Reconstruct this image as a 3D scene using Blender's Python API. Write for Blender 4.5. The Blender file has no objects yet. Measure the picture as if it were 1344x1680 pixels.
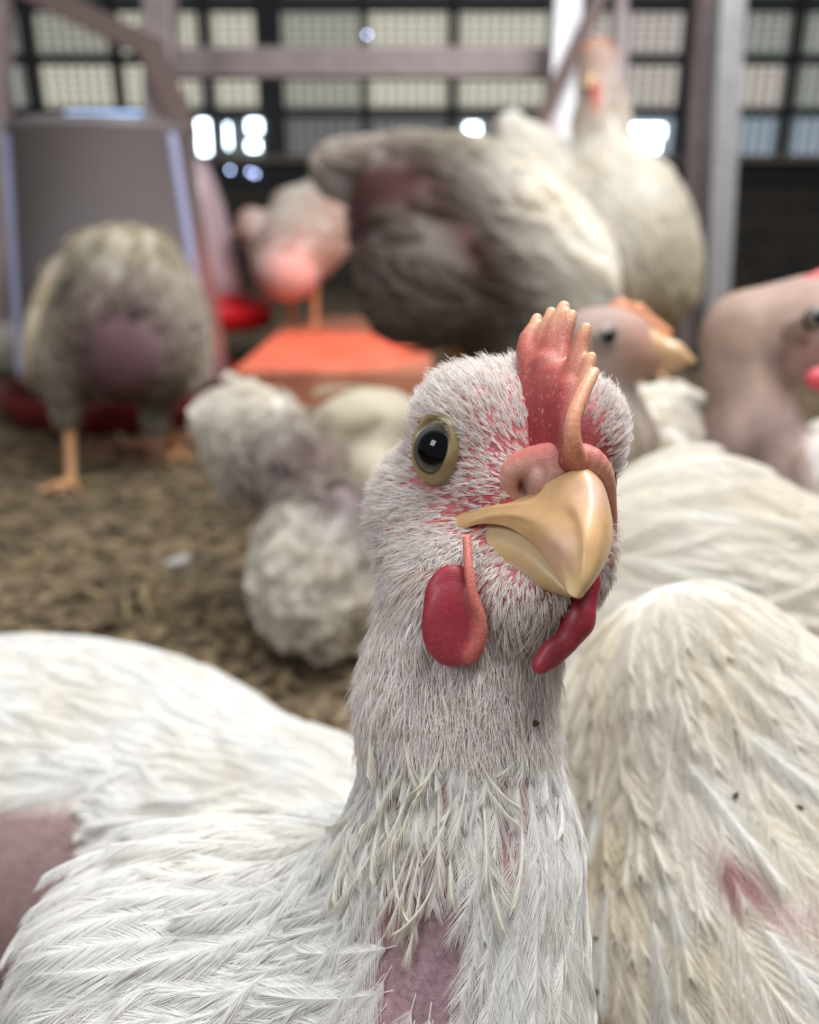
import bpy, math, random
import numpy as np
import openvdb
from mathutils import Matrix, Vector

# ------------------------------------------------------------------ camera
IW, IH, FPX = 1344.0, 1680.0, 1350.0
CAM = np.array([0.0, 0.0, 0.30])
PITCH = math.radians(19.6)
D0 = 0.15
PX = D0 / FPX
RIGHT = np.array([1.0, 0.0, 0.0])
FWD = np.array([0.0, math.cos(PITCH), -math.sin(PITCH)])
UP = np.array([0.0, math.sin(PITCH), math.cos(PITCH)])
RC = np.stack([RIGHT, UP, -FWD], 1)          # columns: camera axes
sc = bpy.context.scene
COL = sc.collection
cd = bpy.data.cameras.new('camera'); cam = bpy.data.objects.new('camera', cd); COL.objects.link(cam)
cam.location = CAM; cam.rotation_euler = (math.pi / 2 - PITCH, 0, 0)
cd.sensor_fit = 'HORIZONTAL'; cd.sensor_width = 36.0; cd.lens = 36.0 * FPX / IW
cd.clip_start = 0.01; cd.clip_end = 100
cd.dof.use_dof = True; cd.dof.focus_distance = D0 - 55 * PX; cd.dof.aperture_fstop = cd.lens / 2.9
sc.camera = cam

# ------------------------------------------------------------------ world, lights, exposure
w = bpy.data.worlds.new('world'); sc.world = w; w.use_nodes = True
bg = w.node_tree.nodes['Background']; bg.inputs[0].default_value = (0.94, 0.965, 1.0, 1); bg.inputs[1].default_value = 0.27
def area(name, loc, target, size, size_y, power, color):
    l = bpy.data.lights.new(name, 'AREA'); l.shape = 'RECTANGLE'; l.size = size; l.size_y = size_y; l.energy = power; l.color = color
    o = bpy.data.objects.new(name, l); COL.objects.link(o); o.location = loc
    o.rotation_euler = (Vector(target) - Vector(loc)).to_track_quat('-Z', 'Y').to_euler()
    return o
area('overhead_area_light', (0.25, 0.10, 1.25), (0.0, 0.22, 0.1), 0.55, 0.30, 10.6, (1.0, 0.985, 0.96))  # added unseen area light over the foreground, no roof is built
area('side_area_light', (-0.75, -0.35, 0.95), (-0.05, 0.2, 0.15), 0.35, 0.35, 5.0, (0.93, 0.96, 1.0))  # added unseen area light left of and behind the camera
area('background_area_light', (0.55, 0.72, 1.45), (0.25, 1.05, 0.15), 0.6, 0.6, 23.0, (0.97, 0.98, 1.0))  # added unseen area light to brighten the background birds
sp = bpy.data.lights.new('heat_lamp_glow', 'SPOT'); sp.energy = 19; sp.color = (1.0, 0.12, 0.045); sp.spot_size = math.radians(58); sp.spot_blend = 0.6; sp.shadow_soft_size = 0.04
spo = bpy.data.objects.new('heat_lamp_glow', sp); COL.objects.link(spo); spo.location = (0.05, 1.50, 0.60)
spo.rotation_euler = (Vector((-0.20, 1.45, 0.08)) - Vector((0.05, 1.50, 0.60))).to_track_quat('-Z', 'Y').to_euler()
sc.view_settings.view_transform = 'Standard'; sc.view_settings.look = 'None'
sc.view_settings.gamma = 1.0; sc.view_settings.use_curve_mapping = False
sc.view_settings.exposure = 0.0
sc.cycles.max_bounces = 7; sc.cycles.diffuse_bounces = 3; sc.cycles.transparent_max_bounces = 12
sc.cycles.use_denoising = True; sc.cycles.caustics_reflective = False; sc.cycles.caustics_refractive = False
sc.cycles.sample_clamp_indirect = 6.0

# ------------------------------------------------------------------ helpers
f32 = np.float32
def P(u, v, d):
    return CAM + RIGHT * ((u - IW / 2) / FPX * d) + UP * (-(v - IH / 2) / FPX * d) + FWD * d
def H(u, v, z):
    return P(u, v, D0 - z * PX)
def RZ(r, z):
    return r * PX * (D0 - z * PX) / D0
def proj(p):
    q = np.asarray(p, f32) - CAM.astype(f32)
    d = q @ FWD.astype(f32)
    return IW / 2 + FPX * (q @ RIGHT.astype(f32)) / d, IH / 2 - FPX * (q @ UP.astype(f32)) / d, d
def ground(u, v, z=0.0):
    r = RIGHT * ((u - IW / 2) / FPX) + UP * (-(v - IH / 2) / FPX) + FWD
    return CAM + r * ((z - CAM[2]) / r[2])
def nrm(a):
    return a / np.maximum(np.linalg.norm(a, axis=-1, keepdims=True), 1e-9)
def sst(x, a, b):
    t = np.clip((x - a) / (b - a), 0, 1); return t * t * (3 - 2 * t)

def vnoise(p, s, seed=0):
    """smooth value noise in -1..1"""
    q = np.asarray(p, np.float64) / s + 1000.0 + seed * 17.3
    i = np.floor(q).astype(np.int64); f = q - i; f = f * f * (3 - 2 * f)
    out = 0
    for dx in (0, 1):
        for dy in (0, 1):
            for dz in (0, 1):
                h = ((i[..., 0] + dx) * 73856093) ^ ((i[..., 1] + dy) * 19349663) ^ ((i[..., 2] + dz) * 83492791) ^ (seed * 2654435)
                h = (h ^ (h >> 13)) * 1274126177 & 0x7fffffff
                val = (h % 10007) / 10007.0
                wt = (f[..., 0] if dx else 1 - f[..., 0]) * (f[..., 1] if dy else 1 - f[..., 1]) * (f[..., 2] if dz else 1 - f[..., 2])
                out = out + val * wt
    return out * 2 - 1

class Field:
    def __init__(s, k=0.004): s.pr = []; s.k = k
    def e(s, c, r, col=None, R=RC, k=None, sub=False):
        s.pr.append(('e', np.array(c, f32), np.array(r, f32), np.array(R, f32), col, k or s.k, sub)); return s
    def c(s, a, b, ra, rb, col=None, k=None, sub=False):
        s.pr.append(('c', np.array(a, f32), np.array(b, f32), (f32(ra), f32(rb)), col, k or s.k, sub)); return s
    def p(s, pts, rad, col=None, k=None, sub=False, n=3):
        pts = np.array(pts, float); rad = np.array(rad, float); m = len(pts); P4 = np.concatenate([pts, rad[:, None]], 1); out = []
        for i in range(m - 1):
            a, b = P4[i], P4[i + 1]; z0 = P4[i - 1] if i else 2 * a - b; z3 = P4[i + 2] if i + 2 < m else 2 * b - a
            for j in range(n):
                t = j / n; out.append(.5 * (2 * a + (b - z0) * t + (2 * z0 - 5 * a + 4 * b - z3) * t * t + (-z0 + 3 * a - 3 * b + z3) * t ** 3))
        out.append(P4[-1]); s.pr.append(('p', np.array(out, f32)[:, :3], None, np.array(out, f32)[:, 3], col, k or s.k, sub)); return s
    def one(s, q, p):
        if q[0] == 'p':
            o = None
            for i in range(len(q[1]) - 1):
                a, ab = q[1][i], q[1][i + 1] - q[1][i]; pa = p - a; h = np.clip((pa @ ab) / max(float(ab @ ab), 1e-12), 0, 1)
                x = np.sqrt(((pa - h[..., None] * ab) ** 2).sum(-1)) - (q[3][i] + h * (q[3][i + 1] - q[3][i])); o = x if o is None else np.minimum(o, x)
            return o
        if q[0] == 'e':
            l = (p - q[1]) @ q[3]
            a = l / q[2]; k0 = np.sqrt((a * a).sum(-1)); b = a / q[2]; k1 = np.sqrt((b * b).sum(-1))
            return k0 * (k0 - 1) / np.maximum(k1, 1e-6)
        ab = q[2] - q[1]; pa = p - q[1]
        h = np.clip((pa @ ab) / max(float(ab @ ab), 1e-12), 0, 1)
        return np.sqrt(((pa - h[..., None] * ab) ** 2).sum(-1)) - (q[3][0] + h * (q[3][1] - q[3][0]))
    def d(s, p):
        p = np.asarray(p, f32); out = None
        for q in s.pr:
            x = s.one(q, p); k = q[5]
            if out is None: out = x; continue
            if q[6]:
                h = np.maximum(k - np.abs(-x - out), 0) / k; out = np.maximum(out, -x) + h * h * k * .25
            else:
                h = np.maximum(k - np.abs(x - out), 0) / k; out = np.minimum(out, x) - h * h * k * .25
        return out
    def g(s, p, e=2e-4):
        p = np.asarray(p, f32); o = s.d(p); r = np.empty_like(p)
        for i in range(3):
            q = p.copy(); q[..., i] += e; r[..., i] = (s.d(q) - o) / e
        return o, nrm(r)
    def colr(s, p, tau=0.002, default=(.8, .8, .8)):
        acc = np.zeros((len(p), 3)); ws = np.zeros(len(p))
        for q in s.pr:
            if q[6] and q[4] is None: continue
            x = np.abs(s.one(q, np.asarray(p, f32)))
            wt = np.exp(-x / tau) + 1e-12
            acc += wt[:, None] * np.array(q[4] if q[4] is not None else default); ws += wt
        return acc / ws[:, None]

def extract(fld, lo, hi, vox):
    n = np.maximum(((np.array(hi) - lo) / vox).astype(int) + 1, 4)
    ax = [np.asarray(lo[i] + vox * np.arange(n[i]), f32) for i in range(3)]
    g = np.empty(tuple(n), f32)
    for i in range(n[0]):
        pp = np.stack(np.meshgrid(ax[0][i:i + 1], ax[1], ax[2], indexing='ij'), -1)
        g[i] = fld.d(pp)[0]
    gr = openvdb.FloatGrid(1.0); gr.copyFromArray(g)
    pts, tri, quad = gr.convertToPolygons(isovalue=0.0)
    pts = pts * vox + np.array(lo)
    return pts.astype(f32), [tuple(t[::-1]) for t in tri.tolist()] + [tuple(t[::-1]) for t in quad.tolist()]

def bounds(fld, pad=0.004):
    lo = np.full(3, 1e9); hi = -lo
    for q in fld.pr:
        if q[6]: continue
        if q[0] == 'e':
            r = np.sqrt(((q[3] * q[2][None, :]) ** 2).sum(1)); lo = np.minimum(lo, q[1] - r); hi = np.maximum(hi, q[1] + r)
        elif q[0] == 'p':
            lo = np.minimum(lo, (q[1] - q[3][:, None]).min(0)); hi = np.maximum(hi, (q[1] + q[3][:, None]).max(0))
        else:
            for c, r in ((q[1], q[3][0]), (q[2], q[3][1])): lo = np.minimum(lo, c - r); hi = np.maximum(hi, c + r)
    return lo - pad, hi + pad

def mk_mesh(name, verts, faces, mats, parent=None, smooth=True, cols=None):
    """parent: Empty (unrotated); verts in world space"""
    off = np.array(parent['_w']) if parent is not None else np.zeros(3)
    verts = np.asarray(verts) - off
    me = bpy.data.meshes.new(name); me.from_pydata(verts.tolist(), [], faces); me.update()
    if smooth: me.polygons.foreach_set('use_smooth', [True] * len(me.polygons))
    if cols is not None:
        a = me.color_attributes.new('Col', 'FLOAT_COLOR', 'POINT')
        a.data.foreach_set('color', np.concatenate([cols, np.ones((len(cols), 1))], 1).astype(f32).ravel())
    for m in (mats if isinstance(mats, (list, tuple)) else [mats]): me.materials.append(m)
    o = bpy.data.objects.new(name, me); COL.objects.link(o)
    if parent is not None: o.parent = parent
    return o

def empty(name, loc, label, cat, group=None, kind=None):
    o = bpy.data.objects.new(name, None); COL.objects.link(o); o.location = loc; o.empty_display_size = .02
    o['_w'] = [float(x) for x in loc]
    o['label'] = label; o['category'] = cat
    if group: o['group'] = group
    if kind: o['kind'] = kind
    return o

def field_mesh(name, fld, vox, mat, parent, tau=0.002, lo=None, hi=None, paint=None, keep=None):
    if lo is None: lo, hi = bounds(fld)
    v, f = extract(fld, lo, hi, vox)
    c = fld.colr(v, tau)
    if paint is not None: c = paint(v, c)
    return mk_mesh(name, v, f, mat, parent, cols=c), v, f

def mk_curves(name, pts, rad, mat, parent, kind='stuff', tintf=None):
    """pts (N,K,3) world, rad (N,K)"""
    off = np.array(parent['_w'], f32) if parent is not None else np.zeros(3, f32)
    N, K = pts.shape[:2]
    cu = bpy.data.hair_curves.new(name); cu.add_curves([K] * N)
    cu.attributes['position'].data.foreach_set('vector', (pts.astype(f32) - off).ravel())
    ra = cu.attributes.get('radius') or cu.attributes.new('radius', 'FLOAT', 'POINT')
    ra.data.foreach_set('value', rad.astype(f32).ravel())
    tn = np.ones((N, 4), f32)
    if tintf is not None: tn[:, :3] = tintf(pts[:, 0])
    cu.attributes.new('Tint', 'FLOAT_COLOR', 'CURVE').data.foreach_set('color', tn.ravel())
    cu.materials.append(mat)
    o = bpy.data.objects.new(name, cu); COL.objects.link(o)
    if parent is not None: o.parent = parent
    if kind: o['kind'] = kind
    return o

def join_strands(lst):
    K = max(p.shape[1] for p, r in lst); P_, R_ = [], []
    for p, r in lst:
        if p.shape[1] != K:
            x = np.linspace(0, p.shape[1] - 1, K); i = np.minimum(x.astype(int), p.shape[1] - 2); f = (x - i)[None, :, None]
            p = p[:, i] * (1 - f) + p[:, i + 1] * f; r = r[:, i] * (1 - f[..., 0]) + r[:, i + 1] * f[..., 0]
        P_.append(p); R_.append(r)
    return np.concatenate(P_), np.concatenate(R_)

def sample_roots(v, f, cell, dens=None, seed=0, over=4.0):
    rng = np.random.default_rng(seed)
    tr = []
    for q in f:
        tr.append(q[:3])
        if len(q) == 4: tr.append((q[0], q[2], q[3]))
    tr = np.array(tr); a, b, c = v[tr[:, 0]], v[tr[:, 1]], v[tr[:, 2]]
    ar = np.linalg.norm(np.cross(b - a, c - a), axis=1) * .5
    n = int(ar.sum() / cell ** 2 * over)
    i = rng.choice(len(tr), n, p=ar / ar.sum()); r1 = np.sqrt(rng.random(n))[:, None]; r2 = rng.random(n)[:, None]
    p = a[i] * (1 - r1) + b[i] * r1 * (1 - r2) + c[i] * r1 * r2
    key = np.floor(p / cell).astype(np.int64); _, ix = np.unique(key, axis=0, return_index=True)
    p = p[ix]; p = p[rng.permutation(len(p))]
    if dens is not None: p = p[rng.random(len(p)) < dens(p)]
    return p.astype(f32)

def feathers(roots, dirs, L, W, fld, nb=40, K=4, t0=.12, h0=.0004, lift=.0012, a0=60, a1=22, br=6e-5, rr=1e-4, T=7, seed=0, wob=.15, hj=.5, rag=.12, shape=1.0):
    rng = np.random.default_rng(seed); N = len(roots); L = np.broadcast_to(np.asarray(L, f32), (N,)); W = np.broadcast_to(np.asarray(W, f32), (N,))
    p = roots.astype(f32).copy(); d = nrm(dirs.astype(f32)); R = [p.copy()]; Ns = []; Ds = []
    hh = h0 * (1 - hj + 2 * hj * rng.random(N)).astype(f32); ll = lift * (1 - hj + 2 * hj * rng.random(N)).astype(f32)
    turn = rng.normal(0, wob, N).astype(f32)
    _, n = fld.g(p); d = nrm(d - n * (d * n).sum(-1, keepdims=True))
    p = p - n * .0003; R = [p.copy()]; Ns.append(n); Ds.append(d)
    for i in range(1, T):
        s = np.cross(n, d); d = nrm(d + s * (turn / T)[:, None]); p = p + d * (L / (T - 1))[:, None]
        sd, n = fld.g(p); t = i / (T - 1)
        tgt = hh + ll * t; p = p + n * (tgt - sd)[:, None]
        d = nrm(d - n * (d * n).sum(-1, keepdims=True)); R.append(p.copy()); Ns.append(n); Ds.append(d)
    R = np.stack(R, 1); Ns = np.stack(Ns, 1); Ds = np.stack(Ds, 1)
    tt = np.linspace(t0, .97, nb)
    x = tt * (T - 1); i = np.minimum(x.astype(int), T - 2); fr = (x - i)[None, :, None].astype(f32)
    B = R[:, i] * (1 - fr) + R[:, i + 1] * fr; NN = nrm(Ns[:, i] * (1 - fr) + Ns[:, i + 1] * fr); DD = nrm(Ds[:, i] * (1 - fr) + Ds[:, i + 1] * fr); SS = np.cross(NN, DD)
    q0 = (tt - t0) / (1 - t0); prof = np.minimum(1, (q0 / .3 + .25)) ** .7 * (1 - q0 ** (3.2 * shape)) ** .6 + .12
    ang = np.radians(a0 + (a1 - a0) * q0 ** .8)
    outp, outr = [], []
    q = np.linspace(0, 1, K).astype(f32)
    for sg in (-1, 1):
        cl = rng.normal(0, 1, (N, nb)); cl = np.cumsum(cl, 1); cl -= cl.mean(1, keepdims=True); cl = cl / (np.abs(cl).max(1, keepdims=True) + 1e-6) * rag + rng.normal(0, .05, (N, nb))
        a = (ang[None] + cl)[..., None].astype(f32)
        bd = np.cos(a) * DD + sg * np.sin(a) * SS
        ln = (W[:, None] * prof[None] * (1 + rng.normal(0, .12, (N, nb)))).astype(f32)[..., None, None]
        curve = ((q ** 2)[None, None, :, None]) * ln
        pt = B[:, :, None] + bd[:, :, None] * ln * q[None, None, :, None] + DD[:, :, None] * curve * .22 - NN[:, :, None] * curve * .10
        pt = pt + NN[:, :, None] * (rng.normal(0, .05, (N, nb, 1, 1)).astype(f32) * curve)
        flat = pt.reshape(-1, 3); sd = fld.d(flat)
        hbase = ((hh[:, None] + ll[:, None] * tt[None])[..., None] * (1 - .35 * q)[None, None]).reshape(-1)
        nn = np.repeat(NN[:, :, None], K, 2).reshape(-1, 3)
        dlt = np.where(sd < hbase, hbase - sd, np.minimum(0, (hbase + .6 * W.mean() * .1) - sd) * .7)
        dlt = np.clip(dlt, -.004, .004)
        flat = flat + nn * dlt[:, None]
        outp.append(flat.reshape(N * nb, K, 3)); outr.append(np.broadcast_to((br * (1 - .75 * q))[None], (N * nb, K)))
    bp, brr = np.concatenate(outp), np.concatenate(outr)
    tq = np.linspace(0, 1, T); rr_ = np.broadcast_to((rr * (1 - .8 * tq))[None], (N, T))
    return [(bp, brr), (R, rr_)]

def bristles(roots, dirs, L, fld, n=4, K=4, r=6e-5, lift=.5, spread=.16, bend=.5, seed=0, conv=False):
    """little tufts: n hairs from nearly one root"""
    rng = np.random.default_rng(seed); N = len(roots); L = np.broadcast_to(np.asarray(L, f32), (N,))
    _, nn = fld.g(roots); d = nrm(dirs - nn * (dirs * nn).sum(-1, keepdims=True)); d = nrm(d + rng.normal(0, .12, (N, 3))); s = np.cross(nn, d)
    q = np.linspace(0, 1, K)[None, None, :, None]
    sp_ = (rng.normal(0, spread, (N, n)))[..., None, None]; lf = (lift * (1 + rng.normal(0, .35, (N, 1))) + rng.normal(0, .08, (N, n)))[..., None, None]
    ln = (L[:, None] * (1 + rng.normal(0, .15, (N, n))))[..., None, None]
    D = nrm(d[:, None, None] + s[:, None, None] * sp_ + nn[:, None, None] * lf)
    pt = roots[:, None, None] - nn[:, None, None] * 1e-4 + D * ln * q - nn[:, None, None] * (lf * ln * q ** 2 * bend) + rng.normal(0, .02, (N, n, 1, 3)) * ln * q
    pt = pt + s[:, None, None] * rng.normal(0, .0001, (N, n, 1, 1))
    rad = np.broadcast_to(r * (1 - .7 * np.linspace(0, 1, K) ** 1.5)[None], (N * n, K))
    return [(pt.reshape(N * n, K, 3).astype(f32), rad)]

# ------------------------------------------------------------------ materials
def nt(name):
    m = bpy.data.materials.new(name); m.use_nodes = True; return m, m.node_tree, m.node_tree.nodes['Principled BSDF']
def plain(name, col, rough=.6, metal=0, spec=.5, noise=None, bump=0, scale=60):
    m, t, b = nt(name); b.inputs['Base Color'].default_value = (*col, 1); b.inputs['Roughness'].default_value = rough
    b.inputs['Metallic'].default_value = metal; b.inputs['Specular IOR Level'].default_value = spec
    if noise or bump:
        tc = t.nodes.new('ShaderNodeTexCoord'); n = t.nodes.new('ShaderNodeTexNoise'); n.inputs['Scale'].default_value = scale; n.inputs['Detail'].default_value = 6
        t.links.new(tc.outputs['Object'], n.inputs['Vector'])
        if noise:
            mx = t.nodes.new('ShaderNodeMix'); mx.data_type = 'RGBA'; mx.inputs[6].default_value = (*col, 1); mx.inputs[7].default_value = (*noise, 1)
            rp = t.nodes.new('ShaderNodeMapRange'); rp.inputs[1].default_value = .4; rp.inputs[2].default_value = .62
            t.links.new(n.outputs['Fac'], rp.inputs[0]); t.links.new(rp.outputs[0], mx.inputs[0]); t.links.new(mx.outputs[2], b.inputs['Base Color'])
        if bump:
            bu = t.nodes.new('ShaderNodeBump'); bu.inputs['Strength'].default_value = bump; bu.inputs['Distance'].default_value = .002
            t.links.new(n.outputs['Fac'], bu.inputs['Height']); t.links.new(bu.outputs[0], b.inputs['Normal'])
    return m
def flesh(name, rough=.45, sss=.35, radius=(.0025, .0009, .0006), scale=3000, bump=.25, mottle=.25, coat=0, bdist=.0002, msc=900):
    m, t, b = nt(name)
    at = t.nodes.new('ShaderNodeVertexColor'); at.layer_name = 'Col'
    tc = t.nodes.new('ShaderNodeTexCoord')
    n = t.nodes.new('ShaderNodeTexNoise'); n.inputs['Scale'].default_value = msc; n.inputs['Detail'].default_value = 5
    t.links.new(tc.outputs['Object'], n.inputs['Vector'])
    mp = t.nodes.new('ShaderNodeMapRange'); mp.inputs[1].default_value = .3; mp.inputs[2].default_value = .7; mp.inputs[3].default_value = 1 - mottle; mp.inputs[4].default_value = 1 + mottle
    t.links.new(n.outputs['Fac'], mp.inputs[0])
    vm = t.nodes.new('ShaderNodeVectorMath'); vm.operation = 'SCALE'; t.links.new(at.outputs['Color'], vm.inputs[0]); t.links.new(mp.outputs[0], vm.inputs['Scale'])
    t.links.new(vm.outputs[0], b.inputs['Base Color'])
    v = t.nodes.new('ShaderNodeTexVoronoi'); v.inputs['Scale'].default_value = scale; t.links.new(tc.outputs['Object'], v.inputs['Vector'])
    bu = t.nodes.new('ShaderNodeBump'); bu.inputs['Strength'].default_value = bump; bu.inputs['Distance'].default_value = bdist
    t.links.new(v.outputs['Distance'], bu.inputs['Height']); t.links.new(bu.outputs[0], b.inputs['Normal'])
    b.inputs['Roughness'].default_value = rough; b.inputs['Subsurface Weight'].default_value = sss; b.inputs['Subsurface Radius'].default_value = radius; b.inputs['Subsurface Scale'].default_value = 1.0
    b.inputs['Coat Weight'].default_value = coat; b.inputs['Coat Roughness'].default_value = .15
    return m
def plume(name, col=(.88, .87, .85), stain=(.72, .62, .42), amt=.35, scale=25, lo=.45, hi=.75, trans=.3):
    m, t, b = nt(name)
    tc = t.nodes.new('ShaderNodeTexCoord'); n = t.nodes.new('ShaderNodeTexNoise'); n.inputs['Scale'].default_value = scale; n.inputs['Detail'].default_value = 4
    t.links.new(tc.outputs['Object'], n.inputs['Vector'])
    mp = t.nodes.new('ShaderNodeMapRange'); mp.inputs[1].default_value = lo; mp.inputs[2].default_value = hi; mp.inputs[3].default_value = 0; mp.inputs[4].default_value = amt
    t.links.new(n.outputs['Fac'], mp.inputs[0])
    mx = t.nodes.new('ShaderNodeMix'); mx.data_type = 'RGBA'; mx.inputs[6].default_value = (*col, 1); mx.inputs[7].default_value = (*stain, 1)
    t.links.new(mp.outputs[0], mx.inputs[0])
    at = t.nodes.new('ShaderNodeAttribute'); at.attribute_name = 'Tint'; ml = t.nodes.new('ShaderNodeMix'); ml.data_type = 'RGBA'; ml.blend_type = 'MULTIPLY'; ml.inputs[0].default_value = 1
    t.links.new(mx.outputs[2], ml.inputs[6]); t.links.new(at.outputs['Color'], ml.inputs[7])
    hi_ = t.nodes.new('ShaderNodeHairInfo'); mr = t.nodes.new('ShaderNodeMapRange'); mr.inputs[3].default_value = .88; mr.inputs[4].default_value = 1.06
    t.links.new(hi_.outputs['Random'], mr.inputs[0])
    vm = t.nodes.new('ShaderNodeVectorMath'); vm.operation = 'SCALE'; t.links.new(ml.outputs[2], vm.inputs[0]); t.links.new(mr.outputs[0], vm.inputs['Scale'])
    t.links.new(vm.outputs[0], b.inputs['Base Color']); b.inputs['Roughness'].default_value = .55; b.inputs['Specular IOR Level'].default_value = .35
    tr = t.nodes.new('ShaderNodeBsdfTranslucent'); t.links.new(vm.outputs[0], tr.inputs['Color'])
    ms = t.nodes.new('ShaderNodeMixShader'); ms.inputs[0].default_value = trans
    t.links.new(b.outputs[0], ms.inputs[1]); t.links.new(tr.outputs[0], ms.inputs[2]); t.links.new(ms.outputs[0], t.nodes['Material Output'].inputs['Surface'])
    return m
def emit(name, col, s):
    m = bpy.data.materials.new(name); m.use_nodes = True; t = m.node_tree; t.nodes.clear()
    e = t.nodes.new('ShaderNodeEmission'); e.inputs[0].default_value = (*col, 1); e.inputs[1].default_value = s
    o = t.nodes.new('ShaderNodeOutputMaterial'); t.links.new(e.outputs[0], o.inputs[0]); return m

M_skin = flesh('chicken_skin', rough=.55, sss=.3, bump=.3)
M_comb = flesh('comb_flesh', rough=.48, sss=.35, radius=(.002, .0006, .0004), scale=4200, bump=.22, mottle=.2, coat=.06, msc=2200)
M_horn = flesh('beak_horn', rough=.40, sss=.35, radius=(.002, .0012, .0006), scale=500, bump=.03, mottle=.07, coat=.12, msc=350)
M_cere = flesh('cere_flesh', rough=.5, sss=.35, radius=(.002, .0009, .0006), scale=2600, bump=.25, mottle=.12, msc=900)
M_bodyfar = flesh('far_chicken_body', rough=.75, sss=0, bump=.2, scale=300, mottle=.12, bdist=.001, msc=60)
M_leg = plain('chicken_leg_scales', (.62, .34, .16), .5, noise=(.5, .24, .12), scale=150, bump=.3)
M_down = plume('head_bristles', (.90, .85, .83), (.78, .64, .50), .5, 400, .45, .7, .25)
M_white = plume('white_feathers', (.93, .92, .90), (.84, .77, .60), .35, 30, trans=.42)
M_cream = plume('soiled_feathers', (.94, .93, .905), (.78, .70, .50), .32, 38, .47, .70, trans=.4)
M_quill = plume('feather_quills', (.90, .87, .80), (.84, .76, .60), .5, 200, trans=.3)
M_far = plume('far_feathers', (.93, .915, .875), (.74, .66, .50), .45, 18, trans=.38)
M_eye_dark = plain('pupil_black', (.002, .002, .004), .05)
#%%HEAD%%
# ================================================================== main cockerel
SKIN = (.46, .15, .155); REDS = (.46, .07, .08); NSK = (.48, .27, .27); WHITEB = (.74, .66, .62)
def hE(F, u, v, z, r, col=None, k=None, sub=False):
    s = (D0 - z * PX) / D0 * PX; F.e(H(u, v, z), (r[0] * s, r[1] * s, r[2] * PX), col, k=k, sub=sub)
def hC(F, a, ra, b, rb, col=None, k=None, sub=False):
    F.c(H(*a), H(*b), RZ(ra, a[2]), RZ(rb, b[2]), col, k=k, sub=sub)
def hP(F, pts, col=None, k=None, sub=False, n=3): F.p([H(*x[:3]) for x in pts], [RZ(x[3], x[2]) for x in pts], col, k=k, sub=sub, n=n)
MB = Field(k=40 * PX)
hE(MB, 848, 745, -115, (160, 148, 140), SKIN)
hE(MB, 765, 690, -75, (82, 82, 80), SKIN)
hE(MB, 962, 705, -70, (62, 78, 80), SKIN)
hE(MB, 735, 850, -155, (128, 140, 120), SKIN)
hE(MB, 862, 815, -32, (103, 85, 78), REDS)
hE(MB, 850, 945, -45, (122, 90, 95), SKIN)
hE(MB, 862, 975, 25, (66, 50, 55), SKIN)
hE(MB, 965, 882, -52, (41, 100, 85), REDS)
hC(MB, (775, 970, -120), 150, (748, 1150, -130), 140, NSK)
hC(MB, (748, 1150, -130), 140, (765, 1400, -110), 172, NSK)
hC(MB, (765, 1400, -110), 172, (770, 1720, -60), 195, NSK)
hE(MB, 722, 742, -30, (34, 52, 40), SKIN, k=12 * PX, sub=True)
WR = np.eye(3)
MB.e(H(365, 1600, -320), np.array((345, 225, 320)) * PX * 1.2, WHITEB, k=.035)
MB.e((-.160, .272, .070), (.125, .078, .072), WHITEB, R=WR, k=.02)
MB.e((-.045, .245, .066), (.055, .05, .057), WHITEB, R=WR, k=.02)
MB.e((-.015, .165, .075), (.062, .055, .073), WHITEB, R=WR, k=.03)
main = empty('chicken', (-.05, .2, 0.0), 'white young cockerel with red comb staring into the camera at close range', 'chicken')
LO = np.array((-.33, .06, -.005)); HI = np.array((.06, .36, .29))
BOXLO = H(480, 1330, 0); split_z = float(H(700, 1300, -100)[2])
# fine head and neck, coarse trunk, one mesh
hl = np.array((float(H(540, 900, -250)[0]), .02, split_z)); hh_ = np.array((float(H(1080, 900, 0)[0]) + .002, .22, .31))
v1, f1 = extract(MB, hl, hh_, 5 * PX)
def not_cut(v, f, lo, hi, e=1e-3):
    on = ((v < lo + e) | (v > hi - e)).any(1)
    return f
v2, f2 = extract(MB, LO, HI, 14 * PX)
cz = hl[2] + 8 * PX
f1 = [f for f in f1 if min(v1[i][2] for i in f) > hl[2] + 3 * PX and min(v1[i][0] for i in f) > hl[0] + 3 * PX]
inside = (v2[:, 2] > cz) & (v2[:, 0] > hl[0] + 8 * PX) & (v2[:, 0] < hh_[0]) & (v2[:, 1] < hh_[1] - 8 * PX)
f2 = [f for f in f2 if not all(inside[i] for i in f)]
v = np.concatenate([v1, v2]); f = f1 + [tuple(i + len(v1) for i in q) for q in f2]
def paint_main(v, c):
    u, y, d = proj(v)
    n = vnoise(v, .002)[:, None] * .15 + 1
    red = np.clip(np.exp(-((u - 905) ** 2 / 95 ** 2 + (y - 790) ** 2 / 105 ** 2)) * 1.3 + np.exp(-((u - 800) ** 2 / 120 ** 2 + (y - 870) ** 2 / 45 ** 2)), 0, 1)[:, None]
    c = c * (1 - red) + np.array((.50, .07, .08)) * red
    lil = (np.exp(-((u - 705) ** 2 / 110 ** 2 + (y - 1600) ** 2 / 230 ** 2)))[:, None]
    c = c * (1 - lil) + np.array((.27, .175, .20)) * lil
    # bare side of the trunk at the far left
    bare = (sst(-u, -170, -110) * sst(y, 1300, 1350))[:, None]
    c = c * (1 - bare) + np.array((.27, .175, .175)) * bare
    return c * n
mk_mesh('body', v, f, M_skin, main, cols=paint_main(v, MB.colr(v, .003)))

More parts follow.
